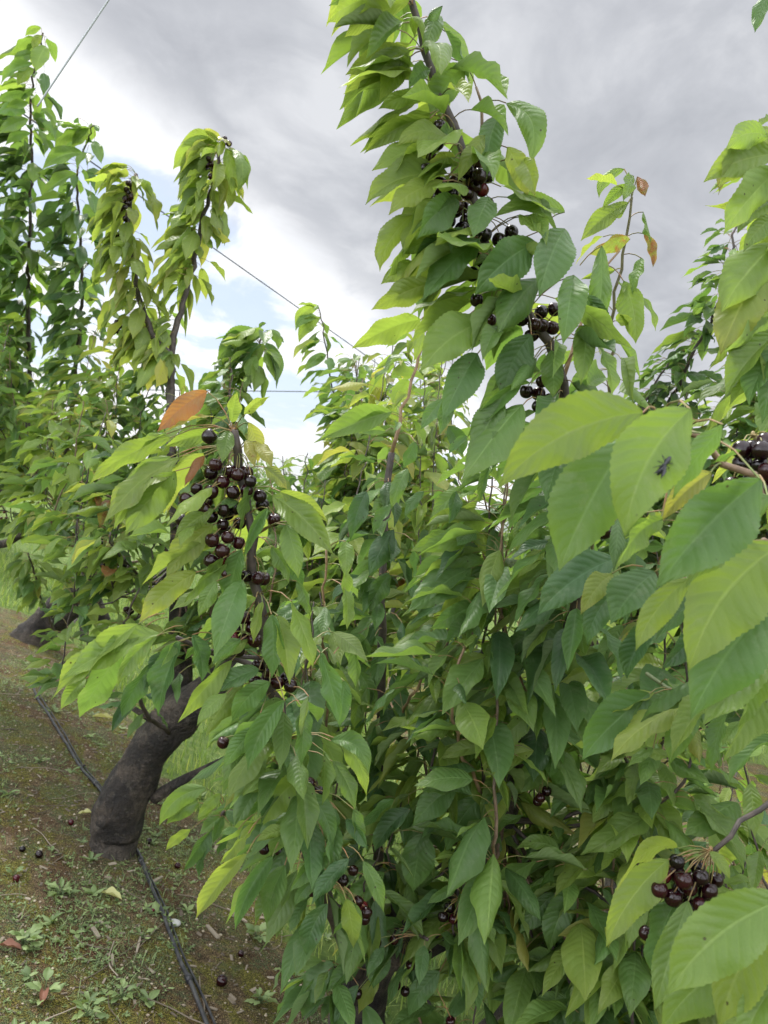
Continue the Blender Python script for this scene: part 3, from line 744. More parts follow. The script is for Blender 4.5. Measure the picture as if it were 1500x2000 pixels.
# ---------- the tree nearest the camera, its leaders fill the middle of the picture
N0 = GP(690, 2090) ; N0 = np.array([W(700, 2000, 2.05)[0], 2.05, 0]); N0[2] = gz(N0[0], N0[1]) - .02
TN = Tree(N0, 'big near cherry tree with tall leaders filling the middle, dark fruit along them')
c0 = W(735, 1870, 2.0)
TN.trunk([N0, W(698, 1985, 2.03), c0, W(790, 1800, 2.02), W(800, 1735, 2.02)], [.085, .07, .06, .052, .045], knots=[(.45, (.3, -.9, .2), .018, .012)])
TN.trunk([c0, W(870, 1810, 1.98), W(930, 1720, 1.95), W(985, 1600, 1.9), W(1030, 1450, 1.85)], [.05, .045, .036, .028, .022], sides=16)
TN.trunk([W(850, 2120, 2.2), W(1000, 2000, 2.2), W(1090, 1930, 2.2), W(1155, 1880, 2.2)], [.06, .06, .055, .05], sides=18)
l1 = TN.branch(PX([(700, 1900, 1.95), (650, 1790, 1.7), (605, 1620, 1.55), (565, 1450, 1.45), (520, 1290, 1.38), (497, 1120, 1.34), (487, 1000, 1.33), (462, 905, 1.31), (456, 842, 1.30)]), .016, .0075, rough=.1)
l1.stems.append((catmull(PX([(510, 1285, 1.37), (470, 1282, 1.36), (400, 1268, 1.33), (345, 1245, 1.3)]), 12), .004))
l1.stems.append((catmull(PX([(515, 1310, 1.38), (470, 1290, 1.4), (405, 1272, 1.38)]), 10), .0055))
l2 = TN.branch(PX([(735, 1870, 2.0), (738, 1700, 2.05), (745, 1500, 2.05), (745, 1250, 2.05), (752, 1050, 2.05), (765, 885, 2.05)]), .016, .009)
l2b = TN.branch(PX([(765, 885, 2.05), (790, 780, 2.05), (818, 700, 2.05), (850, 610, 2.05)]), .006, .003, tan=1)
l3 = TN.branch(PX([(1030, 1450, 1.85), (1120, 1200, 1.6), (1125, 1000, 1.45), (1108, 800, 1.36), (1062, 655, 1.3), (985, 560, 1.28), (945, 470, 1.27), (925, 370, 1.27), (893, 265, 1.27), (855, 165, 1.27), (822, 80, 1.27), (800, -10, 1.27), (770, -110, 1.27)]), .014, .006, rough=.12)
l3b = TN.branch(PX([(925, 370, 1.27), (940, 290, 1.26), (935, 220, 1.25), (930, 170, 1.25)]), .004, .002, tan=.6)
l4 = TN.branch(PX([(1150, 1100, 1.75), (1180, 850, 1.62), (1195, 650, 1.56), (1212, 520, 1.53), (1222, 450, 1.52), (1234, 385, 1.5)]), .006, .0025, tan=.4, green=.3)
l4b = TN.branch(PX([(1100, 740, 1.5), (1150, 590, 1.5), (1210, 490, 1.5)]), .004, .002, tan=1)
l5 = TN.branch(PX([(1060, 1480, 1.75), (1030, 1380, 1.72), (985, 1230, 1.7), (945, 1080, 1.7), (915, 990, 1.7)]), .005, .0025, tan=.9)
l5b = TN.branch(PX([(945, 1100, 1.7), (975, 1045, 1.68), (1000, 990, 1.66)]), .0025, .0015, tan=.9)
l6 = TN.branch(PX([(770, 1420, 2.0), (815, 1340, 1.8), (860, 1270, 1.78), (893, 1222, 1.76)]), .004, .003, tan=1)
l7 = TN.branch(PX([(640, 1500, 2.0), (630, 1200, 1.75), (634, 1120, 1.72), (637, 1075, 1.7)]), .004, .003, tan=1)
l8 = TN.branch(PX([(700, 1960, 1.95), (640, 1905, 1.75), (665, 1890, 1.7)]), .008, .004)
l9 = TN.branch(PX([(750, 1860, 1.98), (800, 1830, 1.8), (835, 1835, 1.7)]), .009, .004)
l10 = TN.branch(PX([(1120, 1905, 2.1), (1230, 1990, 2.0), (1320, 2100, 1.9)]), .01, .009)
l11 = TN.branch(PX([(900, 1770, 1.95), (905, 1760, 1.8), (905, 1752, 1.75)]), .008, .005)
l12 = TN.branch(PX([(1235, 1990, 2.0), (1160, 1790, 1.95), (1120, 1680, 1.9), (1085, 1590, 1.85)]), .005, .003)
l13 = TN.branch(PX([(1310, 2050, 2.0), (1300, 1700, 1.9), (1245, 1540, 1.85), (1215, 1470, 1.8)]), .007, .004)
# automatic leaves behind and between the traced ones
l1.leaves(.27, .72, .027, 2, .135, .33, out=.03, lod=1, droop=1.25)
l1.leaves(.72, .97, .03, 1, .12, .6, out=.03, lod=1, brn=.08, bias=(-.9, .2))
l2.leaves(.16, 1, .030, 2, .115, .16, droop=1.25, lod=1)
l2b.leaves(0, 1, .035, 1, .11, .55, droop=1.0, lod=1)
l3.leaves(.02, .62, .024, 2, .14, .25, droop=1.15, lod=1, out=.03)
l3.leaves(.62, 1, .017, 2, .13, .55, droop=1.05, lod=1, bias=(-.8, .3), tiny=False)
l3.leaves(.62, 1, .05, 1, .12, .5, droop=1.1, lod=1, bias=(.3, -1.1), tiny=False)
l4.leaves(.0, .7, .03, 2, .12, .38, lod=1); l4.leaves(.7, 1, .05, 1, .085, .6, lod=1, brn=.3)
l5.leaves(0, 1, .045, 1, .12, .45, lod=1, droop=.9); l6.leaves(0, 1, .05, 1, .11, .4, lod=1); l7.leaves(0, .9, .04, 1, .10, .5, lod=1)
for b_ in (l8, l9, l11): b_.leaves(.2, 1, .035, 2, .115, .2, lod=1, droop=1.0)
l10.leaves(0, 1, .05, 2, .11, .35, lod=1); l12.leaves(.1, 1, .035, 2, .11, .3, lod=1); l13.leaves(0, 1, .035, 2, .12, .35, lod=1)

def fillers(tree, n, x0, x1, y0, y1, d0, d1, start, ln=(.5, 1.1), hue=(.28, .68), L=.138, gap=.042, per=2, lod=1, tanp=.4, lean=(-.08, .0)):
    """more upright shoots of the same tree, rooted in its limbs"""
    for i in range(n):
        px, py, d = rng.uniform(x0, x1), rng.uniform(y0, y1), rng.uniform(d0, d1)
        top = W(px, py, d); l = rng.uniform(*ln); dr = unit(np.array([rng.normal(lean[0], .13), rng.normal(lean[1], .13), 1]))
        bot = top - dr * l; st = np.asarray(start)
        pts = [bot, (bot + top) / 2 + rng.normal(0, .015, 3), top]
        if np.linalg.norm(bot - st) > .12: pts = [st, st * .5 + bot * .5 - Z * .05] + pts
        ll = sum(np.linalg.norm(np.array(pts[k + 1]) - pts[k]) for k in range(len(pts) - 1)); t0 = 1 - l / ll
        b = tree.branch(pts, .0055, .0018, tan=rng.uniform(.3, .8) if rng.uniform() < tanp else 0, rough=.03)
        b.leaves(max(0, t0 - .12), 1, gap, per, L, min(1, rng.uniform(*hue) + .07), lod=lod, droop=rng.uniform(.5, 1.2), brn=.008, rise=rng.uniform(.2, .7), bias=(rng.uniform(-.8, -.1), rng.uniform(-.6, .1)), hs=.17)
cr = W(985, 1600, 1.9)
fillers(TN, 8, 590, 760, 1150, 1480, 1.75, 2.1, W(740, 1800, 2.0), (.25, .42), (.15, .5))
fillers(TN, 9, 800, 1180, 1000, 1500, 1.8, 2.2, cr, (.4, .8), (.3, .7), .14)
fillers(TN, 7, 740, 1180, 1480, 1720, 1.75, 2.1, cr, (.14, .25), (.25, .55))
fillers(TN, 9, 1150, 1480, 950, 1450, 1.6, 2.1, cr, (.4, .8), (.2, .6))
fillers(TN, 8, 1150, 1480, 1450, 1850, 1.6, 2.0, W(1155, 1880, 2.2), (.25, .5), (.2, .6))
fillers(TN, 2, 800, 1000, 1850, 1960, 1.8, 2.1, W(790, 1800, 2.02), (.15, .2), (.1, .3))
fillers(TN, 5, 900, 1120, 780, 1000, 1.6, 1.9, cr, (.5, .8), (.1, .4))

# ---------- tree standing right beside the camera; only its outer shoots reach into the frame
RB = np.array([1.35, .75, gz(1.35, .75)])
TR = Tree(RB, 'cherry tree on the right edge with large blurred leaves nearest the viewer')
TR.trunk([RB, RB + [-.05, .03, .35], RB + [-.1, .1, .7]], [.1, .085, .07])
rc = RB + np.array([-.1, .1, .68])
r1 = TR.branch([rc, W(1640, 1050, .95), *PX([(1500, 975, .86), (1440, 915, .84), (1385, 865, .83), (1330, 835, .81), (1285, 812, .80)])], .012, .0035, tan=.7)
r2 = TR.branch([rc, W(1700, 1500, .9), *PX([(1560, 1140, .86), (1490, 1055, .84)])], .01, .004, tan=.6)
r3 = TR.branch([rc, W(1700, 1700, 1.2), *PX([(1540, 1560, 1.17), (1470, 1590, 1.15), (1425, 1625, 1.13), (1390, 1665, 1.12)])], .009, .0035)
r4 = TR.branch([rc, rc + [.0, .25, .5], *PX([(1580, 900, 1.35), (1560, 600, 1.3), (1540, 400, 1.28), (1525, 240, 1.26)])], .012, .003)
r5 = TR.branch([rc, *PX([(1700, 1900, .8), (1620, 1750, .78), (1560, 1690, .77)])], .01, .004)
r6 = TR.branch([rc, *PX([(1700, 1300, .95), (1560, 1480, 1.0), (1480, 1360, 1.05), (1380, 1355, 1.12), (1320, 1350, 1.15), (1262, 1315, 1.18)])], .008, .003, green=.5)
r4.leaves(.3, 1, .028, 2, .125, .6, droop=.95, lod=0, bias=(-.8, .1))
r6.leaves(.3, 1, .04, 1, .125, .45, droop=1.0, lod=0)

# ---------- the leaning trunk in the dirt strip
AB = GP(224, 1668); AB[2] -= .06
TA = Tree(AB, 'cherry tree with the thick leaning dark trunk standing in the mossy dirt')
TA.trunk([AB, W(221, 1640, 2.885), W(228, 1605, 2.88), W(252, 1540, 2.86), W(292, 1462, 2.84), W(345, 1402, 2.82), W(405, 1352, 2.82), W(470, 1290, 2.85)], [.080, .090, .093, .087, .081, .076, .062, .05], rough=.2, sides=48,
         knots=[(.20, (-.25, -.9, .25), .026, .02), (.36, (.25, -.9, .3), .012, .006), (.62, (-.8, -.4, .5), .012, .07)])
TA.trunk([W(320, 1440, 2.84), W(345, 1370, 2.9), W(350, 1250, 2.98), W(345, 1100, 3.05), W(340, 900, 3.1)], [.07, .055, .04, .028, .02], sides=18)
TA.trunk([W(300, 1560, 2.86), W(345, 1530, 2.84), W(395, 1505, 2.82), W(445, 1482, 2.8)], [.022, .018, .0155, .015], sides=12)
a3 = TA.branch(R1([(670, 1800), (665, 1560), (660, 1400), (600, 1310), (545, 1170), (520, 1000), (500, 860), (525, 700), (532, 680)], 3.1), .02, .007, rough=.12)
a4 = TA.branch(R1([(665, 1560), (668, 1390), (700, 1220), (755, 1040), (800, 830), (835, 700), (870, 560)], 3.12), .017, .006, rough=.12)
a3.leaves(.3, 1, .018, 3, .14, .76, rise=.2, droop=1.4, lod=1, brn=0, wr=.19, tiny=False, hs=.1); a4.leaves(.12, .42, .05, 2, .11, .6, droop=1.35, lod=1, wr=.2); a4.leaves(.42, 1, .018, 3, .14, .74, rise=.2, droop=1.4, lod=1, brn=0, wr=.19, tiny=False, hs=.1)
a5 = TA.branch(PX([(340, 1000, 3.1), (420, 850, 3.3), (490, 740, 3.4), (512, 655, 3.4)]), .012, .004); a5.leaves(.2, .8, .028, 3, .13, .45, lod=1, droop=1.2, tiny=False); a5.leaves(.8, 1, .016, 3, .15, .5, lod=1, droop=1.3, tiny=False)
a6 = TA.branch(PX([(400, 1150, 3.0), (430, 1000, 3.1), (440, 850, 3.2), (452, 720, 3.2)]), .01, .003); a6.leaves(.1, 1, .035, 2, .11, .3, lod=1)
ah = W(345, 1100, 3.05)
fillers(TA, 13, 150, 420, 760, 1020, 2.7, 3.3, ah, (.3, .6), (.2, .65), .125)
fillers(TA, 5, 240, 430, 1000, 1180, 2.6, 3.0, ah, (.2, .3), (.1, .45), .12)
fillers(TA, 7, 420, 640, 880, 1100, 2.7, 3.2, W(470, 1290, 2.85), (.4, .7), (.1, .5), .12)
fillers(TA, 5, 375, 490, 660, 800, 3.0, 3.5, ah, (.4, .6), (.2, .5), .13)
fillers(TA, 4, 560, 700, 800, 1000, 2.6, 3.1, W(470, 1290, 2.85), (.6, .9), (.2, .5), .12)
a7 = TA.branch(PX([(330, 1430, 2.75), (290, 1400, 2.6), (278, 1372, 2.55), (272, 1350, 2.5)]), .01, .006); a7.leaves(.5, 1, .03, 2, .1, .15, lod=1)
a8 = TA.branch(PX([(445, 1482, 2.8), (520, 1500, 2.6), (560, 1560, 2.4), (450, 1590, 2.0), (440, 1580, 1.95)]), .012, .005)
# low hanging spur with pale leaves left of the near leader
a9 = TA.branch(PX([(345, 1150, 3.0), (280, 1130, 2.8), (225, 1075, 2.65), (216, 1040, 2.6)]), .008, .003); a9.leaves(.45, 1, .03, 3, .11, .62, lod=1, droop=1.4)
a10 = TA.branch(PX([(345, 1100, 3.05), (260, 1000, 2.9), (185, 955, 2.8), (170, 950, 2.8)]), .008, .003); a10.leaves(.5, 1, .03, 3, .10, .7, lod=1, droop=1.2, brn=.2)

# ---------- next tree along the row
BB = GP(52, 1248); BB[2] -= .05
TB = Tree(BB, 'second cherry tree along the row behind, reddish brown trunk leaning right, tall dark shoots')
TB.trunk([BB, W(95, 1215, 5.95), W(140, 1175, 5.8), W(180, 1130, 5.7), W(230, 1080, 5.6)], [.14, .125, .12, .11, .09], sides=24, rough=.18)
TB.trunk([W(163, 1250, 5.2), W(160, 1180, 5.3), W(165, 1120, 5.4), W(180, 1050, 5.5)], [.022, .022, .022, .02], sides=12)
TB.trunk([W(205, 1220, 5.9), W(185, 1170, 5.8), W(175, 1130, 5.7)], [.05, .05, .05], sides=12)
b1 = TB.branch(R1([(110, 1900), (112, 1500), (110, 1150), (115, 960), (125, 640), (118, 420), (150, 210), (168, 130)], (5.2, 3.9)), .02, .004)
b1.leaves(.22, .88, .042, 4, .19, .3, droop=.95, lod=1, bias=(-.75, -.2), wr=.23); b1.leaves(.25, .85, .07, 1, .17, .35, lod=1, bias=(0, -1.2)); b2.leaves(.25, .82, .07, 1, .16, .3, lod=1, bias=(0, -1.2)) if 0 else None
b1.leaves(.85, 1, .05, 1, .17, .5, droop=.9, lod=1, bias=(-.7, 0), wr=.25, tiny=False)
b2 = TB.branch(R1([(250, 1800), (290, 1500), (320, 1150), (310, 900), (300, 700), (335, 570), (368, 490)], (5.0, 3.9)), .018, .003)
b2.leaves(.22, .84, .042, 4, .175, .25, droop=1.1, lod=1, wr=.23); b2.leaves(.82, 1, .045, 1, .16, .35, droop=.9, lod=1, wr=.25, tiny=False)
b3 = TB.branch(R1([(-40, 1500), (-30, 1100), (-20, 850), (-10, 700)], 4.2), .012, .004); b3.leaves(.5, 1, .04, 4, .15, .3, lod=1)
bh = W(140, 1010, 5.3)
fillers(TB, 24, -60, 330, 560, 830, 3.8, 5.0, bh, (.35, .75), (.2, .65), .15, per=3, gap=.045)
fillers(TB, 4, 130, 280, 830, 920, 3.9, 4.8, bh, (.25, .4), (.1, .5), .14, per=3)
b4 = TB.branch(PX([(165, 1120, 4.6), (150, 1050, 4.2), (110, 1030, 4.0), (100, 1020, 4.0)]), .012, .006); b4.leaves(.4, 1, .04, 2, .11, .4, lod=1)
b5 = TB.branch(PX([(110, 1240, 5.0), (80, 1170, 4.3), (68, 1120, 4.1), (55, 1080, 4.0)]), .010, .004); b5.leaves(.62, 1, .03, 4, .10, .45, lod=1, droop=1.2)
b6 = TB.branch(PX([(150, 1210, 5.0), (125, 1240, 4.4), (115, 1235, 4.2)]), .008, .004); b6.leaves(.6, 1, .05, 2, .08, .3, lod=1)

# ---------- bent limb with unripe red cherries, left edge
C0 = GP(-190, 1180); C0[2] -= .03
TC = Tree(C0, 'low cherry tree at the left edge with one bent limb carrying unripe red cherries')
TC.trunk([C0, W(-150, 1090, 5.2), W(-80, 1065, 5.0), W(0, 1063, 4.9), W(32, 1050, 4.88), W(68, 1022, 4.85)], [.1, .07, .034, .026, .022, .014], sides=14)
cb = TC.branch(PX([(28, 1050, 4.88), (15, 1015, 4.87), (5, 990, 4.86), (0, 965, 4.85)]), .007, .003)
cb2 = TC.branch(PX([(66, 1025, 4.85), (72, 1000, 4.84), (76, 980, 4.82)]), .009, .003); cb2.leaves(.3, 1, .03, 2, .10, .8, lod=1)
cb.leaves(.6, 1, .05, 1, .07, .7, lod=2)
cluster(TC, [W(x, y, 4.85) for x, y in ((3, 975), (0, 988), (8, 1000), (12, 1012), (6, 1028), (18, 1028), (2, 1012), (-3, 1000))], red=range(8), r=.011)
cluster(TC, [W(x, y, 4.83) for x, y in ((62, 998), (70, 1010), (52, 1014), (68, 990))], red=range(4), r=.011)

# ---------- single thin shoots against the sky and middle distance
D0 = np.array([W(690, 1100, 4.6)[0], 4.6, 0]); D0[2] = gz(D0[0], D0[1]) - .03
TD = Tree(D0, 'cherry tree in the middle distance with a thin lone shoot rising against the bright cloud')
TD.trunk([D0, D0 + [.05, 0, .3], D0 + [.02, .05, .65]], [.09, .075, .06], sides=16)
dh = D0 + np.array([.02, .05, .62])
d1 = TD.branch([dh, *PX([(690, 900, 4.5), (650, 760, 4.3), (637, 680, 4.2), (622, 600, 4.2)])], .012, .003); d1.leaves(.3, .7, .03, 3, .13, .4, lod=1); d1.leaves(.7, 1, .05, 2, .14, .5, lod=1, bias=(-.8, 0), droop=.9)
d2 = TD.branch([dh, *PX([(700, 900, 4.4), (700, 780, 4.2), (690, 700, 4.2)])], .012, .003); d2.leaves(.3, 1, .03, 3, .13, .5, lod=1)
fillers(TD, 20, 620, 850, 690, 920, 3.0, 4.4, dh, (.5, 1.0), (.2, .65), .145, per=3, lod=1)
fillers(TD, 7, 740, 900, 620, 800, 2.7, 3.8, dh, (.6, 1.1), (.35, .7), .145, per=2, lod=1)

# ---------- tree behind on the right
Q0 = np.array([W(1330, 1100, 3.4)[0], 3.4, 0]); Q0[2] = gz(Q0[0], Q0[1]) - .03
TQ = Tree(Q0, 'cherry tree behind on the right, darker leaves, rising between the leader and the frame edge')
TQ.trunk([Q0, Q0 + [-.04, 0, .35], Q0 + [-.08, .02, .75]], [.1, .08, .065], sides=16)
qh = Q0 + np.array([-.08, .02, .72])
q1 = TQ.branch([qh, *PX([(1290, 900, 3.1), (1330, 740, 2.9), (1390, 620, 2.8), (1420, 540, 2.7), (1440, 440, 2.7)])], .016, .004); q1.leaves(.2, 1, .026, 4, .12, .22, lod=1, droop=.95, bias=(-.5, -.2))
q2 = TQ.branch([qh, *PX([(1260, 950, 3.0), (1250, 820, 2.9), (1310, 700, 2.9)])], .012, .004); q2.leaves(.2, 1, .03, 3, .12, .3, lod=1)
q3 = TQ.branch([qh, *PX([(1500, 900, 2.8), (1510, 700, 2.6), (1520, 470, 2.6)])], .014, .004); q3.leaves(.2, 1, .028, 3, .12, .35, lod=1)
fillers(TQ, 12, 1220, 1420, 740, 950, 2.6, 3.4, qh, (.5, .9), (.15, .5), .125, per=3)
fillers(TQ, 8, 1400, 1540, 600, 900, 2.5, 3.0, qh, (.6, .9), (.2, .5), .125, per=3)

# ================================================================== traced leaves
def batch(tree, sc, ox, oy, d, rows, **k):
    for r in rows:
        bx, by, tx, ty, hue = r[:5]; kk = dict(k)
        if len(r) > 5: kk.update(r[5])
        dd_ = kk.pop('d', d)
        hero(tree, ox + bx * sc, oy + by * sc, ox + tx * sc, oy + ty * sc, dd_ + rng.uniform(-.02, .02), hue, **kk)
Wd = dict(w=.27)
batch(TN, .6, 600, 0, 1.24, [
 (250, -10, 60, 75, .55), (330, 0, 120, 120, .65), (180, -30, 70, 20, .5), (310, 75, 190, 195, .4), (330, 165, 125, 245, .55), (335, 165, 165, 290, .6, Wd), (335, 185, 235, 330, .68), (430, 50, 385, 180, .45),
 (440, 20, 400, 110, .35), (400, 225, 330, 290, .3), (510, 212, 402, 385, .42, dict(w=.34, f=.1)), (395, 310, 230, 355, .6), (400, 370, 190, 450, .5), (400, 385, 185, 500, .65), (484, 470, 290, 480, .8, dict(arch=.22)),
 (400, 470, 210, 555, .6), (480, 510, 390, 530, .6), (455, 565, 190, 668, .55, dict(arch=.16)), (440, 590, 265, 700, .8), (492, 655, 358, 780, .22, Wd), (592, 640, 540, 775, .25, dict(w=.28)), (578, 440, 490, 590, .85, dict(w=.16)),
 (622, 378, 582, 582, .10, dict(w=.25, f=.0)), (648, 335, 722, 540, .4, dict(arch=.25, w=.22, curl=.4)), (652, 480, 718, 640, .8), (700, 520, 740, 640, .7), (838, 690, 605, 712, .5, dict(arch=.22, w=.2)), (560, 780, 376, 980, .28, Wd), (530, 760, 335, 860, .2),
 (748, 790, 545, 962, .25, Wd), (760, 905, 622, 1085, .14, dict(w=.32, f=.1)), (838, 745, 753, 968, .18, dict(w=.28, f=.1)), (868, 895, 832, 1122, .25, dict(w=.24)), (640, 815, 540, 870, .42), (960, 800, 940, 1112, .42, dict(w=.14, arch=.02)),
 (730, 1090, 640, 1300, .15, dict(w=.34, f=.0)), (795, 1140, 800, 1295, .3, dict(w=.3)), (625, 1060, 570, 1175, .25), (585, 1040, 368, 1210, .5, Wd), (555, 1150, 440, 1370, .22), (420, 920, 210, 1010, .72), (370, 1040, 145, 1135, .6, dict(d=1.5)),
 (340, 780, 245, 920, .75), (360, 860, 240, 925, .6), (345, 700, 235, 885, .8), (700, 1240, 520, 1425, .3), (700, 1320, 500, 1570, .4, Wd), (905, 960, 960, 1125, .25), (905, 1060, 890, 1255, .35), (950, 1130, 990, 1290, .35),
 (430, 790, 300, 830, .5), (470, 1300, 430, 1420, .35), (320, 1150, 205, 1290, .4, dict(d=1.9)), (275, 1340, 40, 1432, .62, dict(d=1.75)), (270, 1345, 150, 1365, .6, dict(d=1.8)), (440, 1300, 370, 1400, .15, dict(d=1.8)), (520, 1420, 460, 1480, .2, dict(d=1.8)),
 (360, 1040, 345, 1180, .65, dict(d=1.9, w=.16)), (440, 1040, 400, 1120, .35, dict(d=1.9)), (720, 700, 780, 800, .35), (690, 700, 760, 760, .5), (520, 1030, 480, 1150, .3), (640, 1300, 540, 1500, .3, Wd), (600, 1500, 560, 1640, .3, dict(d=1.5)),
])
batch(TN, .6, 600, 0, 1.5, [
 (1045, 662, 890, 785, .6), (1032, 550, 950, 645, .5, dict(arch=.3)), (1062, 572, 1030, 655, .4), (1075, 575, 1100, 640, .8, dict(brn=.7)), (1050, 780, 915, 830, .85, dict(brn=.5)), (1092, 690, 1118, 790, .35), (1095, 760, 1125, 870, .85, dict(brn=.6, w=.17)),
 (1088, 840, 1058, 960, .4), (1030, 915, 1070, 1118, .6, Wd), (1095, 970, 1132, 1078, .55), (1045, 600, 960, 680, .55), (1040, 670, 930, 740, .6), (1000, 880, 890, 910, .6)])
batch(TR, .6, 600, 0, 1.22, [
 (1500, 445, 1362, 490, .6, dict(arch=.3)), (1530, 440, 1335, 612, .65), (1530, 500, 1288, 595, .6), (1530, 560, 1358, 765, .5), (1530, 640, 1400, 760, .6), (1530, 700, 1420, 820, .55), (1530, 790, 1350, 1015, .5, dict(w=.3)), (1530, 840, 1345, 1155, .78, dict(w=.28)),
 (1530, 1080, 1360, 1295, .4), (1530, 1140, 1440, 1325, .08, dict(w=.3)), (1500, -30, 1457, 108, .3, dict(w=.2)), (1530, 900, 1380, 1180, .6), (1530, 1180, 1480, 1380, .1)])
FR = dict(w=.27)
batch(TR, .5333, 700, 800, .76, [
 (1040, 12, 510, 290, .62, dict(w=.25, f=.15, d=.74, dd=.0, arch=.12, curl=.1)),
 (1215, 0, 975, 465, .42, dict(w=.30, f=.15, dd=0, d=.72, curl=.1)), (1000, 100, 735, 592, .38, dict(w=.28, f=-.2, d=.80, dd=0)), (1335, 55, 1150, 330, .3, dict(w=.2, d=.75, f=.5)), (1290, 230, 1110, 410, .95, dict(w=.22, d=.80)),
 (1400, 150, 1290, 200, .3, dict(d=.8)), (1470, 255, 1090, 655, .35, dict(w=.33, f=.2, d=.74, dd=0)), (1500, 320, 1195, 650, .35, dict(d=.79)), (1110, 400, 938, 585, .72, dict(w=.2)), (1210, 620, 1015, 885, .62, dict(w=.2, d=.8, dd=.0)),
 (1540, 500, 1208, 955, .68, dict(w=.28, d=.84, f=.2)), (1540, 690, 1215, 1135, .25, dict(w=.27, d=.86, f=.1)), (1540, 830, 1262, 1160, .5, dict(w=.22, d=.9)), (1520, 930, 1390, 1170, .6, dict(d=.9)), (1540, 1000, 1330, 1290, .5, dict(d=.95)),
 (940, 545, 655, 755, .02, dict(w=.3, d=1.05)), (950, 400, 935, 600, .3, dict(w=.13, d=.95)), (930, 600, 815, 750, .72, dict(d=1.0)), (950, 650, 840, 865, .05, dict(w=.27, d=1.05)), (1085, 595, 922, 785, .2, dict(w=.34, d=.95)),
 (1080, 790, 985, 985, .0, dict(w=.34, d=1.05)), (1300, 655, 1090, 845, .05, dict(w=.28, d=1.0)), (1290, 800, 1110, 950, .0, dict(w=.3, d=1.05))])
batch(TR, .6, 600, 1400, .75, [(1560, 590, 1172, 905, .5, dict(w=.29, f=.1, d=.72, dd=0)), (1560, 620, 1340, 1010, .72, dict(w=.25, d=.74)), (1420, 790, 1150, 1030, .4, dict(w=.28, d=.8, dd=0)), (1540, 850, 1400, 1080, .5, dict(d=.75)), (1500, 1000, 1300, 1080, .5, dict(d=.78)),
 (1205, 428, 1005, 565, .72, dict(w=.2, d=1.1, arch=.25)), (1175, 465, 972, 748, .68, dict(w=.22, d=1.1, arch=.2)), (1160, 490, 1055, 675, .12, dict(d=1.15)), (1310, 440, 1375, 530, .6, dict(d=1.1)), (1240, 600, 1130, 960, .42, dict(d=1.1, w=.2)), (1210, 590, 1140, 900, .4, dict(d=1.13, w=.22)),
 (1290, 590, 1190, 780, .15, dict(d=1.2))])
batch(TR, .5333, 700, 800, 1.15, [(1065, 1040, 820, 1285, .35, dict(w=.27)), (1190, 1075, 925, 1290, .78, dict(w=.24, brn=.25)), (1180, 1060, 1000, 1120, .35), (1080, 1240, 985, 1310, .4), (1250, 1080, 1140, 1300, .2), (1350, 1100, 1290, 1330, .3)])
batch(TN, .5333, 700, 800, 1.65, [
 (700, 628, 430, 742, .5, dict(w=.2)), (700, 650, 458, 840, .65, dict(w=.2)), (742, 735, 680, 955, .25, dict(w=.34, f=.0)), (770, 710, 830, 905, .25, dict(w=.3, f=.1)), (965, 790, 880, 945, .42, dict(w=.27)), (632, 815, 505, 928, .2), (645, 885, 455, 1000, .68, dict(w=.2)),
 (470, 905, 297, 995, .55), (875, 880, 655, 1018, .58), (885, 950, 730, 1008, .68), (705, 1005, 650, 1195, .22, dict(w=.34, f=.0)), (640, 1110, 480, 1262, .5), (565, 1000, 325, 1158, .35), (600, 1040, 440, 1085, .68), (470, 630, 300, 742, .55), (445, 710, 262, 805, .2),
 (410, 490, 190, 520, .35), (495, 410, 342, 465, .68), (640, 255, 610, 392, .15), (405, 290, 262, 400, .25), (460, 560, 270, 560, .3), (600, 400, 580, 520, .5), (680, 520, 580, 620, .45), (420, 440, 470, 540, .7), (860, 790, 800, 900, .25),
 (820, 1010, 800, 1200, .25, dict(w=.18)), (860, 1020, 960, 900, .4, dict(w=.12)), (740, 1200, 700, 1350, .15, dict(w=.34, f=.1)), (640, 1250, 450, 1310, .7), (470, 1235, 300, 1280, .5), (560, 1160, 420, 1180, .35), (350, 660, 210, 610, .6), (360, 300, 330, 420, .2), (240, 300, 170, 400, .2)])
batch(TN, .5333, 700, 800, 1.95, [
 (130, 345, 55, 460, .2), (130, 440, 38, 612, .08, Wd), (112, 600, 40, 742, .06, Wd), (180, 215, 120, 365, .25, dict(w=.18)), (235, 630, 250, 765, .3), (125, 970, 168, 1155, .06, dict(w=.27)), (60, 830, 100, 960, .02, dict(w=.3)), (160, 780, 160, 880, .08), (170, 860, 150, 1020, .1),
 (200, 1110, 260, 1310, .1, Wd), (60, 1160, 50, 1300, .04), (0, 820, 40, 920, .6), (30, 300, -30, 480, .1), (210, 120, 165, 215, .18, dict(w=.34)), (330, 60, 380, 170, .2, dict(w=.34)), (60, 620, 0, 700, .1), (100, 80, 0, 90, .4), (190, 640, 250, 780, .35), (240, 880, 260, 960, .3), (0, 960, 50, 1100, .2),
 (200, 480, 210, 640, .2), (30, 1020, -20, 1180, .3)])
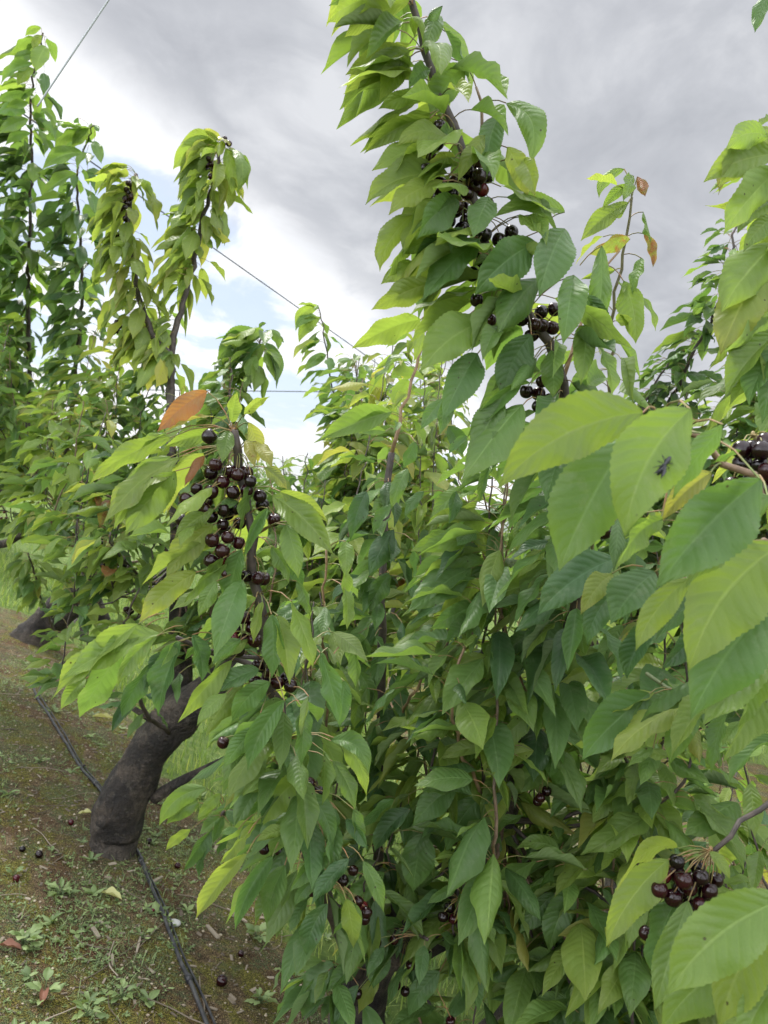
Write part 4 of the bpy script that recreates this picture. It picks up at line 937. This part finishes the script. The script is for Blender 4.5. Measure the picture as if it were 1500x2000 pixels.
batch(TN, .5, 0, 700, 1.29, [
 (808, 128, 615, 288, .85, dict(brn=.9, w=.21, f=.35)), (835, 228, 640, 292, .85, dict(brn=.45, w=.2)), (905, 250, 925, 132, .72, dict(w=.24)), (955, 218, 1055, 148, .68, dict(w=.2)), (665, 310, 350, 492, .66, dict(w=.16)), (855, 292, 640, 345, .62), (700, 385, 402, 642, .72, dict(w=.2, brn=.25)),
 (665, 385, 445, 668, .6, dict(w=.2)), (685, 440, 488, 692, .5, dict(w=.26, f=.1)), (650, 295, 545, 345, .55), (795, 370, 640, 610, .8, dict(w=.22, brn=.2)), (800, 380, 722, 500, .95, dict(brn=.85, w=.18)), (895, 285, 868, 410, .4, dict(w=.28)), (962, 320, 995, 425, .95, dict(brn=.4, w=.2)), (970, 250, 1005, 410, .85, dict(brn=.3)),
 (1000, 325, 1062, 425, .78), (1035, 425, 1120, 512, .8, dict(w=.3, under=True)), (885, 455, 850, 615, .55, dict(w=.3, curl=-.5)), (990, 490, 938, 678, .38), (1045, 585, 953, 782, .36, dict(w=.27, curl=-.3)), (1065, 535, 1302, 768, .6, dict(w=.22, f=.2, arch=.2)), (1095, 520, 1280, 640, .6), (945, 745, 878, 975, .3, dict(w=.24)),
 (835, 590, 680, 705, .65), (832, 650, 650, 865, .75, dict(w=.26, brn=.25)), (765, 835, 543, 1032, .75, dict(w=.22, f=.2)), (885, 800, 718, 955, .5), (845, 870, 775, 1010, .5), (1115, 650, 1165, 860, .4), (1150, 640, 1205, 790, .5), (1000, 935, 900, 1010, .5), (1140, 950, 1222, 1205, .5, dict(w=.22)),
 (1085, 1005, 1132, 1275, .48, dict(w=.24)), (1025, 950, 988, 1115, .72, dict(w=.2)), (1060, 1000, 1060, 1250, .35), (1120, 760, 1180, 900, .3), (1060, 740, 1130, 880, .25), (760, 640, 700, 740, .5), (870, 780, 800, 860, .4), (930, 560, 830, 600, .2),
 (540, 1038, 205, 1335, .55, dict(w=.17, d=1.27)), (555, 1058, 385, 1170, .5), (625, 1078, 240, 1262, .6, dict(w=.2, d=1.27)), (612, 1085, 455, 1285, .7, dict(w=.2, brn=.3, d=1.25)), (480, 1150, 310, 1405, .32, dict(w=.28)), (705, 1105, 618, 1395, .22, dict(w=.26, d=1.26)), (595, 1190, 476, 1405, .15, dict(w=.24, d=1.28)), (695, 1105, 630, 1205, .3),
 (750, 1080, 788, 1262, .15, dict(w=.28, d=1.27)), (335, 1250, 235, 1372, .65, dict(w=.24)), (905, 1180, 695, 1425, .72, dict(w=.2)), (1012, 1215, 818, 1310, .18, dict(w=.26)), (1055, 1265, 905, 1422, .3, Wd), (885, 1310, 768, 1435, .6), (1110, 1335, 968, 1610, .3, dict(w=.25, f=.0)), (1000, 1440, 872, 1600, .25), (1185, 1370, 1172, 1595, .25, Wd),
 (1250, 1150, 1320, 1430, .28, dict(w=.22)), (1205, 1320, 1175, 1485, .8, dict(w=.14, under=True)), (1345, 1260, 1325, 1440, .2), (1350, 715, 1350, 860, .55, dict(w=.26, d=1.65)), (1345, 820, 1345, 950, .5, dict(d=1.66, w=.26)), (1350, 905, 1355, 1065, .6, dict(d=1.67, w=.22)),
 (1300, 1070, 1440, 1185, .6, dict(d=1.5, under=True)), (1365, 1095, 1390, 1290, .45, dict(d=1.5)), (1280, 1130, 1310, 1200, .75, dict(d=1.5, under=True)), (1160, 870, 1210, 1010, .4), (1210, 640, 1150, 780, .4), (800, 1100, 720, 1180, .3), (700, 1230, 690, 1350, .2), (940, 1100, 830, 1200, .3), (650, 1140, 560, 1300, .1)])
batch(TN, .5, 0, 1300, 1.42, [
 (1110, 140, 965, 472, .38, dict(w=.24, f=.0)), (1060, 230, 945, 510, .35), (990, 250, 868, 468, .15, Wd), (1092, 415, 948, 512, .5), (1195, 430, 1028, 625, .42, Wd), (1175, 265, 1200, 425, .3), (1270, 340, 1258, 545, .35, dict(w=.24)), (1295, 295, 1440, 425, .4, dict(arch=.3)), (1325, 290, 1432, 510, .62, dict(w=.16, arch=.3)),
 (1300, 375, 1385, 565, .45), (930, 640, 860, 660, .4), (1185, 575, 1055, 745, .28, Wd), (1065, 745, 918, 1035, .22, dict(w=.26, f=.0)), (1112, 780, 1040, 1015, .3, Wd), (1282, 735, 1130, 885, .25, dict(w=.28)), (1362, 755, 1215, 935, .28), (1420, 765, 1500, 965, .4, dict(w=.2)), (1280, 930, 1198, 1132, .12, dict(w=.3)),
 (1352, 915, 1380, 1105, .6), (1390, 930, 1300, 1060, .3), (970, 655, 858, 775, .72, dict(w=.27, d=1.36)), (965, 735, 765, 992, .82, dict(w=.17, d=1.34)), (1160, 800, 1100, 950, .3), (1230, 600, 1150, 700, .2), (1380, 560, 1400, 720, .3), (1310, 560, 1290, 800, .35, dict(w=.2)), (1240, 830, 1150, 940, .15), (1350, 600, 1440, 720, .2),
 (1000, 620, 930, 700, .5), (1210, 500, 1300, 700, .3), (1130, 640, 1000, 690, .6)])
batch(TA, .5, 0, 1300, 1.95, [
 (805, 478, 622, 625, .5, dict(w=.2, arch=.2)), (775, 535, 648, 622, .4), (830, 560, 770, 610, .45), (860, 500, 770, 600, .35), (745, 640, 648, 722, .72), (885, 575, 778, 662, .3), (830, 640, 718, 805, .15, Wd), (905, 640, 850, 745, .15), (830, 670, 780, 840, .2), (880, 570, 960, 640, .25), (870, 590, 830, 700, .3)])
batch(TN, .5, 0, 1300, 1.7, [(1300, 1160, 1143, 1365, .18, Wd), (1432, 1130, 1275, 1280, .15, Wd), (1290, 1180, 1180, 1380, .3), (1400, 1250, 1300, 1400, .12), (1500, 1100, 1430, 1215, .12), (1190, 940, 1150, 1080, .75), (1120, 1150, 1060, 1280, .5, dict(d=1.9))])
batch(TN, .6, 600, 1400, 1.75, [
 (485, 225, 343, 358, .25, dict(w=.27, f=0)), (572, 258, 453, 445, .2, Wd), (285, 270, 170, 372, .22, Wd), (335, 300, 218, 442, .15, Wd), (845, 80, 820, 288, .26, dict(w=.3, f=0)), (805, 125, 668, 255, .5, Wd), (730, 115, 568, 162, .62), (595, 105, 438, 140, .55), (820, 435, 678, 432, .42, dict(arch=.25)),
 (745, 472, 573, 592, .3), (808, 488, 688, 612, .3, dict(w=.3)), (872, 560, 785, 765, .28, dict(w=.28)), (805, 575, 690, 705, .15), (545, 585, 622, 755, .4, dict(w=.2)), (485, 555, 390, 610, .35), (455, 700, 530, 875, .18, Wd), (405, 765, 350, 892, .3, dict(w=.28)), (300, 690, 290, 790, .15), (250, 735, 215, 885, .15, dict(w=.32)),
 (235, 855, 168, 968, .72), (195, 775, 55, 895, .18, Wd), (90, 795, 0, 895, .12), (850, 915, 715, 965, .35), (870, 900, 1015, 960, .4), (1015, 880, 1080, 945, .75, dict(under=True)), (330, 800, 260, 950, .12, Wd), (430, 830, 330, 980, .12, Wd), (500, 780, 560, 960, .2, Wd), (560, 640, 610, 740, .5), (630, 300, 560, 380, .2),
 (700, 320, 600, 390, .2), (900, 200, 790, 330, .2), (1000, 300, 900, 460, .15), (640, 250, 570, 340, .18), (420, 330, 370, 400, .1), (380, 380, 345, 570, .04, dict(w=.33, f=0)), (490, 430, 470, 540, .1), (900, 640, 880, 740, .2), (960, 560, 1010, 640, .3), (1100, 600, 1050, 780, .3), (700, 770, 560, 800, .3)])

TI = dict(arch=.2, w=.25)
batch(TB, .5, 0, 0, 3.9, [(160, 108, 98, 142, .5, TI), (150, 150, 42, 212, .45, TI), (165, 140, 128, 196, .7, dict(brn=.3)), (178, 182, 140, 282, .4, dict(w=.32)), (138, 212, 50, 262, .42, TI), (128, 248, 0, 332, .45, TI), (132, 268, 68, 336, .6, TI), (172, 285, 176, 372, .2, dict(w=.22)),
 (140, 345, 78, 402, .4, TI), (108, 372, -10, 402, .42, TI), (112, 400, 20, 425, .4), (160, 428, 212, 512, .35, dict(w=.24, arch=.3)), (100, 440, -15, 450, .35, TI), (165, 480, 216, 560, .3, TI), (110, 465, -10, 525, .3, TI), (118, 520, 20, 570, .3, TI), (140, 500, 170, 610, .35, TI),
 (305, 460, 288, 496, .3, dict(w=.3)), (348, 500, 208, 592, .45, TI), (345, 500, 280, 578, .4, dict(w=.3)), (370, 488, 385, 515, .2), (368, 552, 396, 640, .3, dict(w=.24)), (325, 600, 165, 662, .42, TI), (338, 598, 300, 665, .4, dict(w=.3)), (300, 680, 168, 762, .35, TI), (340, 672, 372, 760, .25, TI), (355, 760, 372, 850, .3)])
batch(TA, .5, 0, 0, 3.1, [(498, 645, 365, 682, .7, TI), (490, 662, 372, 752, .7, TI), (500, 655, 420, 645, .7), (560, 712, 600, 750, .6), (540, 700, 590, 800, .72), (535, 690, 560, 790, .75), (510, 740, 410, 780, .65), (520, 760, 380, 880, .65, TI), (862, 550, 796, 502, .7, dict(w=.28)), (852, 545, 706, 562, .68, TI), (850, 558, 676, 662, .66, TI),
 (862, 562, 700, 712, .66, TI), (882, 580, 905, 762, .6, dict(w=.2)), (905, 582, 925, 756, .6, dict(w=.2, arch=.3)), (925, 600, 966, 742, .55, dict(w=.2, arch=.3)), (890, 575, 940, 700, .6, TI), (840, 600, 695, 722, .55), (850, 640, 750, 800, .6), (870, 660, 860, 780, .66), (885, 700, 890, 820, .66), (820, 720, 700, 860, .55), (835, 740, 840, 880, .7), (760, 930, 670, 1010, .6), (770, 950, 665, 1028, .5)])
batch(TA, .5, 0, 0, 3.4, [(1030, 1290, 960, 1345, .6, TI), (1020, 1300, 900, 1370, .5, TI), (1025, 1310, 850, 1410, .45, TI), (1050, 1300, 1110, 1340, .35, dict(arch=.3)), (1040, 1290, 1085, 1370, .4, TI), (1010, 1280, 1040, 1262, .5), (1030, 1340, 980, 1450, .45), (1040, 1340, 1080, 1500, .4), (1020, 1350, 880, 1480, .4), (1010, 1370, 930, 1500, .35)])
batch(TD, .5, 0, 0, 4.2, [(1245, 1195, 1155, 1296, .62, TI), (1252, 1240, 1168, 1340, .5, TI), (1250, 1290, 1178, 1392, .5, TI), (1265, 1298, 1280, 1382, .45, dict(w=.24)), (1275, 1385, 1190, 1448, .45, TI), (1240, 1240, 1155, 1290, .5, TI), (1285, 1440, 1210, 1500, .45, TI)])
# ---------- cherries (traced)
cpx(TN, 1.27, [(870, 372), (880, 385), (908, 378), (942, 373), (886, 362)], red=(3,))
cpx(TN, 1.26, [(857, 384), (935, 327), (945, 340), (925, 340)]); cpx(TN, 1.28, [(890, 415), (884, 432), (898, 445), (908, 430)])
cpx(TN, 1.27, [(1002, 458), (945, 462), (938, 480), (975, 468)]); cpx(TN, 1.27, [(922, 535), (950, 505), (958, 520)]); cpx(TN, 1.28, [(932, 586), (957, 600)])
cpx(TN, 1.29, [(1025, 625), (1045, 632), (1062, 618), (1072, 635), (1080, 605)]); cpx(TN, 1.34, [(1038, 765), (1055, 752), (1092, 768), (1105, 780), (1075, 785)]); cpx(TN, 1.25, [(858, 252), (845, 312)])
cpx(TN, 1.27, [(409, 852)], r=.0135); cpx(TN, 1.3, [(418, 912), (480, 924), (468, 935), (472, 950), (448, 925)]); cpx(TN, 1.3, [(405, 968), (390, 978), (385, 962), (400, 985), (368, 972)])
cpx(TN, 1.31, [(455, 1002), (424, 1010), (438, 998), (460, 1012), (442, 1015)]); cpx(TN, 1.3, [(440, 1052), (418, 1054), (435, 1075), (432, 1096), (466, 1060)], red=(3,)); cpx(TN, 1.34, [(515, 1130), (500, 1128), (484, 1125)]); cpx(TN, 1.33, [(535, 1015), (508, 970), (512, 985)])
cpx(TN, 1.34, [(462, 1225), (456, 1248), (478, 1245), (488, 1228), (470, 1212), (430, 1262), (452, 1205), (496, 1250)], red=(1,)); cpx(TN, 1.37, [(505, 1328), (520, 1332), (560, 1335), (512, 1305), (548, 1320), (530, 1300), (556, 1312)])
cpx(TN, 1.5, [(595, 1550), (612, 1552), (604, 1530), (615, 1568)], red=(0,)); cpx(TN, 1.52, [(597, 1600), (602, 1628), (583, 1645), (592, 1640)]); cpx(TN, 1.5, [(516, 1658), (548, 1665), (610, 1740), (535, 1620)]); cpx(TN, 1.6, [(708, 1770), (716, 1782), (700, 1760), (712, 1795)], red=(0,))
cpx(TN, 1.62, [(690, 1700), (670, 1720)]); cpx(TN, 1.72, [(870, 1790), (885, 1795), (900, 1805), (878, 1775)]); cpx(TN, 1.72, [(735, 1840), (750, 1850), (802, 1885), (770, 1835)]); cpx(TN, 1.75, [(775, 1925), (790, 1935), (698, 1940), (880, 1995)])
cpx(TN, 1.75, [(1058, 1555), (1065, 1548), (1050, 1565)])
cpx(TR, 1.12, [(1303, 1716), (1332, 1722), (1325, 1690), (1345, 1735), (1360, 1725), (1395, 1722), (1308, 1745), (1350, 1755), (1362, 1700)], red=(0,), origin=W(1388, 1660, 1.12)); cpx(TR, 1.15, [(1295, 1806), (1262, 1822)])
cpx(TR, 1.0, [(1462, 886), (1480, 888), (1490, 870), (1475, 905), (1495, 900), (1485, 925), (1470, 930), (1498, 940)], origin=W(1470, 850, 1.02)); cpx(TR, .95, [(1178, 1035), (1385, 1120)])
for x, y in ((440, 272), (412, 322), (418, 335), (408, 312), (366, 455), (262, 352), (250, 378), (245, 390), (240, 398), (252, 360), (242, 445), (235, 455), (250, 418), (225, 640), (243, 645), (228, 630)):
    cpx(TA, 3.08, [(x, y), (x + 6, y + 7), (x - 5, y + 9)] if x != 366 else [(x, y)])
for x, y in ((247, 1190), (232, 1100), (192, 1055), (203, 1105)): cpx(TA, 2.85, [(x, y), (x + 9, y + 4), (x + 3, y + 11)])
for x, y in ((355, 1015), (436, 1450), (402, 1290)): cpx(TN, 1.5, [(x, y)])
cpx(TB, 4.3, [(128, 1252), (122, 1246)])
for t_ in (TN, TR, TA, TB, TC, TD, TQ): t_.build()

FLY = simple('fly_shell', lambda b, p, nt: {'Base Color': (.012, .013, .018, 1), 'Roughness': .3})
fp = W(1298, 908, .70)
bpy.context.view_layer.update()
fdir = unit(fp - CAM); hit = scn.ray_cast(bpy.context.evaluated_depsgraph_get(), Vector(CAM + fdir * .05), Vector(fdir))   # the leaf it stands on
if hit[0] and (hit[1] - Vector(CAM)).length < 1.0: fp = np.array(hit[1]) - fdir * .0042
fo = empty('fly', fp, 'small dark fly resting on the broad blurred near leaf', 'insect'); a = Acc()
dr = unit(W(1312, 890, .70) - W(1280, 935, .70)); tube(a, np.array([fp - dr * .011, fp - dr * .008, fp - dr * .003, fp + dr * .001, fp + dr * .004, fp + dr * .007, fp + dr * .009]), [.001, .0022, .0028, .0016, .0026, .0018, .001], 10); a.build('body', [FLY], fo)
a = Acc(); sd = unit(np.cross(dr, FW))
for s_ in (-1, 1):
    for k in (-1, 0, 1): tube(a, np.array([fp + dr * .002 * k, fp + sd * s_ * .004 + dr * .004 * k - FW * .001, fp + sd * s_ * .006 + dr * .007 * k + FW * .004]), .0004, 4)
a.build('legs', [FLY], fo)
a = Acc()
for s_ in (-1, 1): leaf_block(a, (fp - FW * .002)[None], (fp - dr * .006 + sd * s_ * .002 - FW * .003)[None], (fp - dr * .013 + sd * s_ * .004 - FW * .002)[None], sd[None], np.array([.002]), np.zeros(1), np.zeros(1), np.zeros(1), 6, 4)
a.build('wings', [FLY], fo)

# ---------- generic trees of this and the neighbouring rows (real trees further off), two prototypes copied
def generic(seed, base, label, grp, hgt=2.5, nl=26, lod=2):
    global rng
    keep = rng; rng = np.random.default_rng(seed)
    t = Tree(base, label, grp); b = np.asarray(base, float)
    t.trunk([b - [0, 0, .03], b + [.06, .0, .25], b + [.10, .03, .6]], [.1, .085, .065], sides=14)
    for i in range(nl):
        az = i * 2.4; r = rng.uniform(.25, 1.0); h = np.array([math.cos(az), math.sin(az), 0]); top = b + h * r + Z * hgt * rng.uniform(.72, 1.08)
        st = b + [.08, .02, .5 + rng.uniform(0, .12)]
        br = t.branch([st, st + h * r * .6 + Z * .25, b + h * r * .95 + Z * hgt * .5, top], .016, .003, n=14, sides=5); br.leaves(.36, 1, .045, 4, .14, rng.uniform(.2, .6), lod=lod, bias=(-.2, -.1), droop=1.05)
    t.build(); rng = keep; return t.o
BG = 'cherry trees further off in the rows'
def copy_tree(o, parent=None):
    c = o.copy(); COL.objects.link(c); c.parent = parent
    for ch in o.children: copy_tree(ch, c)
    return c
def spot(along, s, base=A0): return np.array([base[0] + ROWD[0] * along + ROWN[0] * s, base[1] + ROWD[1] * along + ROWN[1] * s])
protos = []
def put(i, along, s, rz, sc, label):
    x, y = spot(along, s); z = float(ground_z(np.array(x), np.array(y)))
    if i >= len(protos): o = generic(100 + i, (x, y, z), label, BG); protos.append(o)
    else: o = copy_tree(protos[i])
    o.location = (x, y, z); o.rotation_euler.z = rz; o.scale = (sc, sc, sc); o['label'] = label; return o
K = []
put(0, 7.6, -.4, 0, 1.05, 'third cherry tree along the row, half hidden behind the tall dark shoots')
put(1, 2.4, 5.0, 0, .93, 'leafy cherry tree of the next row straight behind the middle foliage')
put(0, 10.5, 0.1, 2.1, 1.0, 'small far cherry tree at the left end of the row')
put(1, -1.2, 5.0, 1.2, .9, 'far cherry tree of the next row, behind the right hand shoots')
put(0, 6.2, 5.1, 4.0, .88, 'far cherry tree low under the level wire in the gap')
put(1, -4.8, 5.0, 2.8, .9, 'far cherry tree of the next row towards the right edge')
put(0, 10.2, 5.0, 3.0, .92, 'distant cherry tree behind the yellow green shoots')
put(1, 14.5, 0.0, .6, 1.0, 'distant cherry tree beyond the far left end of the row')
put(1, 14.2, 5.0, 5.1, .95, 'more distant cherry tree in line behind the yellow green shoots')
put(0, 8.0, -5.2, 1.0, .9, 'far cherry tree beyond the grass at the left frame edge')
put(1, 4.0, 10.2, 1.9, .9, 'distant cherry tree two rows back showing small in the gap')
put(0, .5, 10.2, .2, .9, 'distant cherry tree two rows back behind the middle foliage')
put(0, 9.0, 10.2, 5.6, .95, 'distant cherry tree two rows back left of the sky gap')

# ================================================================== light and sky
SUN_AZ, SUN_EL = math.radians(-38), math.radians(56)      # azimuth from +Y towards +X
sd_ = Vector((math.sin(SUN_AZ) * math.cos(SUN_EL), math.cos(SUN_AZ) * math.cos(SUN_EL), math.sin(SUN_EL)))
L = bpy.data.lights.new('sun', 'SUN'); L.energy = 2.1; L.angle = math.radians(14); L.color = (1, .965, .90)
lo = bpy.data.objects.new('sun', L); COL.objects.link(lo); lo.rotation_euler = (-sd_).to_track_quat('-Z', 'Y').to_euler()
w = bpy.data.worlds.new('World'); scn.world = w; w.use_nodes = True; nt = w.node_tree; nt.nodes.clear(); b = NB(nt)
sky = b.n('ShaderNodeTexSky', sky_type='NISHITA', sun_disc=False, sun_elevation=SUN_EL, sun_rotation=SUN_AZ)
tc = b.n('ShaderNodeTexCoord'); sx = b.n('ShaderNodeSeparateXYZ'); nt.links.new(tc.outputs['Generated'], sx.inputs[0])
x, y, z = sx.outputs
# cloud layer flattened on to a plane high above: clouds shrink towards the horizon
zz = b.math('ADD', b.math('MAXIMUM', z, 0.0), .28)
cp = b.n('ShaderNodeCombineXYZ', i_0=b.math('DIVIDE', x, zz), i_1=b.math('DIVIDE', y, zz), i_2=0.0).outputs[0]
n1 = b.noise(cp, 1.6, 7, .52, .35); n2 = b.noise(cp, 4.2, 6, .6, .5); n3 = b.noise(cp, .9, 4, .5)
# edge of the grey cloud bank: a plane through the sky from upper left down to the horizon ahead
EA = unit(W(60, 60, 1) - CAM); EB = unit(W(735, 640, 1) - CAM); en = unit(np.cross(EA, EB)); 
if en.dot(unit(W(1000, 100, 1) - CAM)) < 0: en = -en
side = b.math('ADD', b.math('ADD', b.math('MULTIPLY', x, float(en[0])), b.math('MULTIPLY', y, float(en[1]))), b.math('MULTIPLY', z, float(en[2])))
side = b.math('ADD', side, b.math('MULTIPLY', b.math('SUBTRACT', n2, .5), .16)); side = b.math('ADD', side, b.math('MULTIPLY', b.math('SUBTRACT', n1, .5), .12))
bank = b.sm(side, -.035, .06)
grey = b.ramp(b.math('ADD', b.math('MULTIPLY', n1, .6), b.math('MULTIPLY', n2, .4)), [(.38, (2.35, 2.42, 2.60)), (.48, (2.95, 3.02, 3.20)), (.58, (3.9, 3.96, 4.1))])
white = b.ramp(n2, [(.3, (4.9, 5.0, 5.2)), (.48, (6.0, 6.03, 6.1)), (.62, (6.6, 6.6, 6.65))])
hole = b.math('MULTIPLY', b.sm(b.math('SUBTRACT', b.math('ADD', b.math('MULTIPLY', n1, .6), b.math('MULTIPLY', n2, .4)), b.math('MULTIPLY', b.math('ABSOLUTE', b.math('ADD', side, .11)), .25)), .46, .54), .8)
blue = b.mix(1.0, sky.outputs[0], (.7, .7, .7, 1), 'MULTIPLY'); blue = b.mix(.5, blue, (3.2, 3.8, 4.9, 1))
lowc = b.mix(hole, white, blue); cloud = b.mix(bank, lowc, grey)
# overcast sky brighter overhead; boosted there and behind the camera as added fill light
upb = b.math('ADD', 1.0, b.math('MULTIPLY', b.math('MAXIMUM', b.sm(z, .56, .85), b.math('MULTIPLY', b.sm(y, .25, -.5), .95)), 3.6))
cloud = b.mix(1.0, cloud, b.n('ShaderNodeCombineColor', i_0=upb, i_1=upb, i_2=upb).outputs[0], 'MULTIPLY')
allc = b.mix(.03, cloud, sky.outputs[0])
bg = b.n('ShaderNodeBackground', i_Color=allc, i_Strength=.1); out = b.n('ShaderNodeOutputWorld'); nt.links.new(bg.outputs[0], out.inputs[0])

scn.view_settings.view_transform = 'Standard'; scn.view_settings.look = 'None'; scn.view_settings.exposure = 1.02; scn.view_settings.gamma = 1.0
scn.cycles.use_adaptive_sampling = True; scn.cycles.adaptive_threshold = .02; scn.cycles.use_denoising = True
scn.cycles.max_bounces = 8; scn.cycles.diffuse_bounces = 4; scn.cycles.transmission_bounces = 4; scn.cycles.glossy_bounces = 2
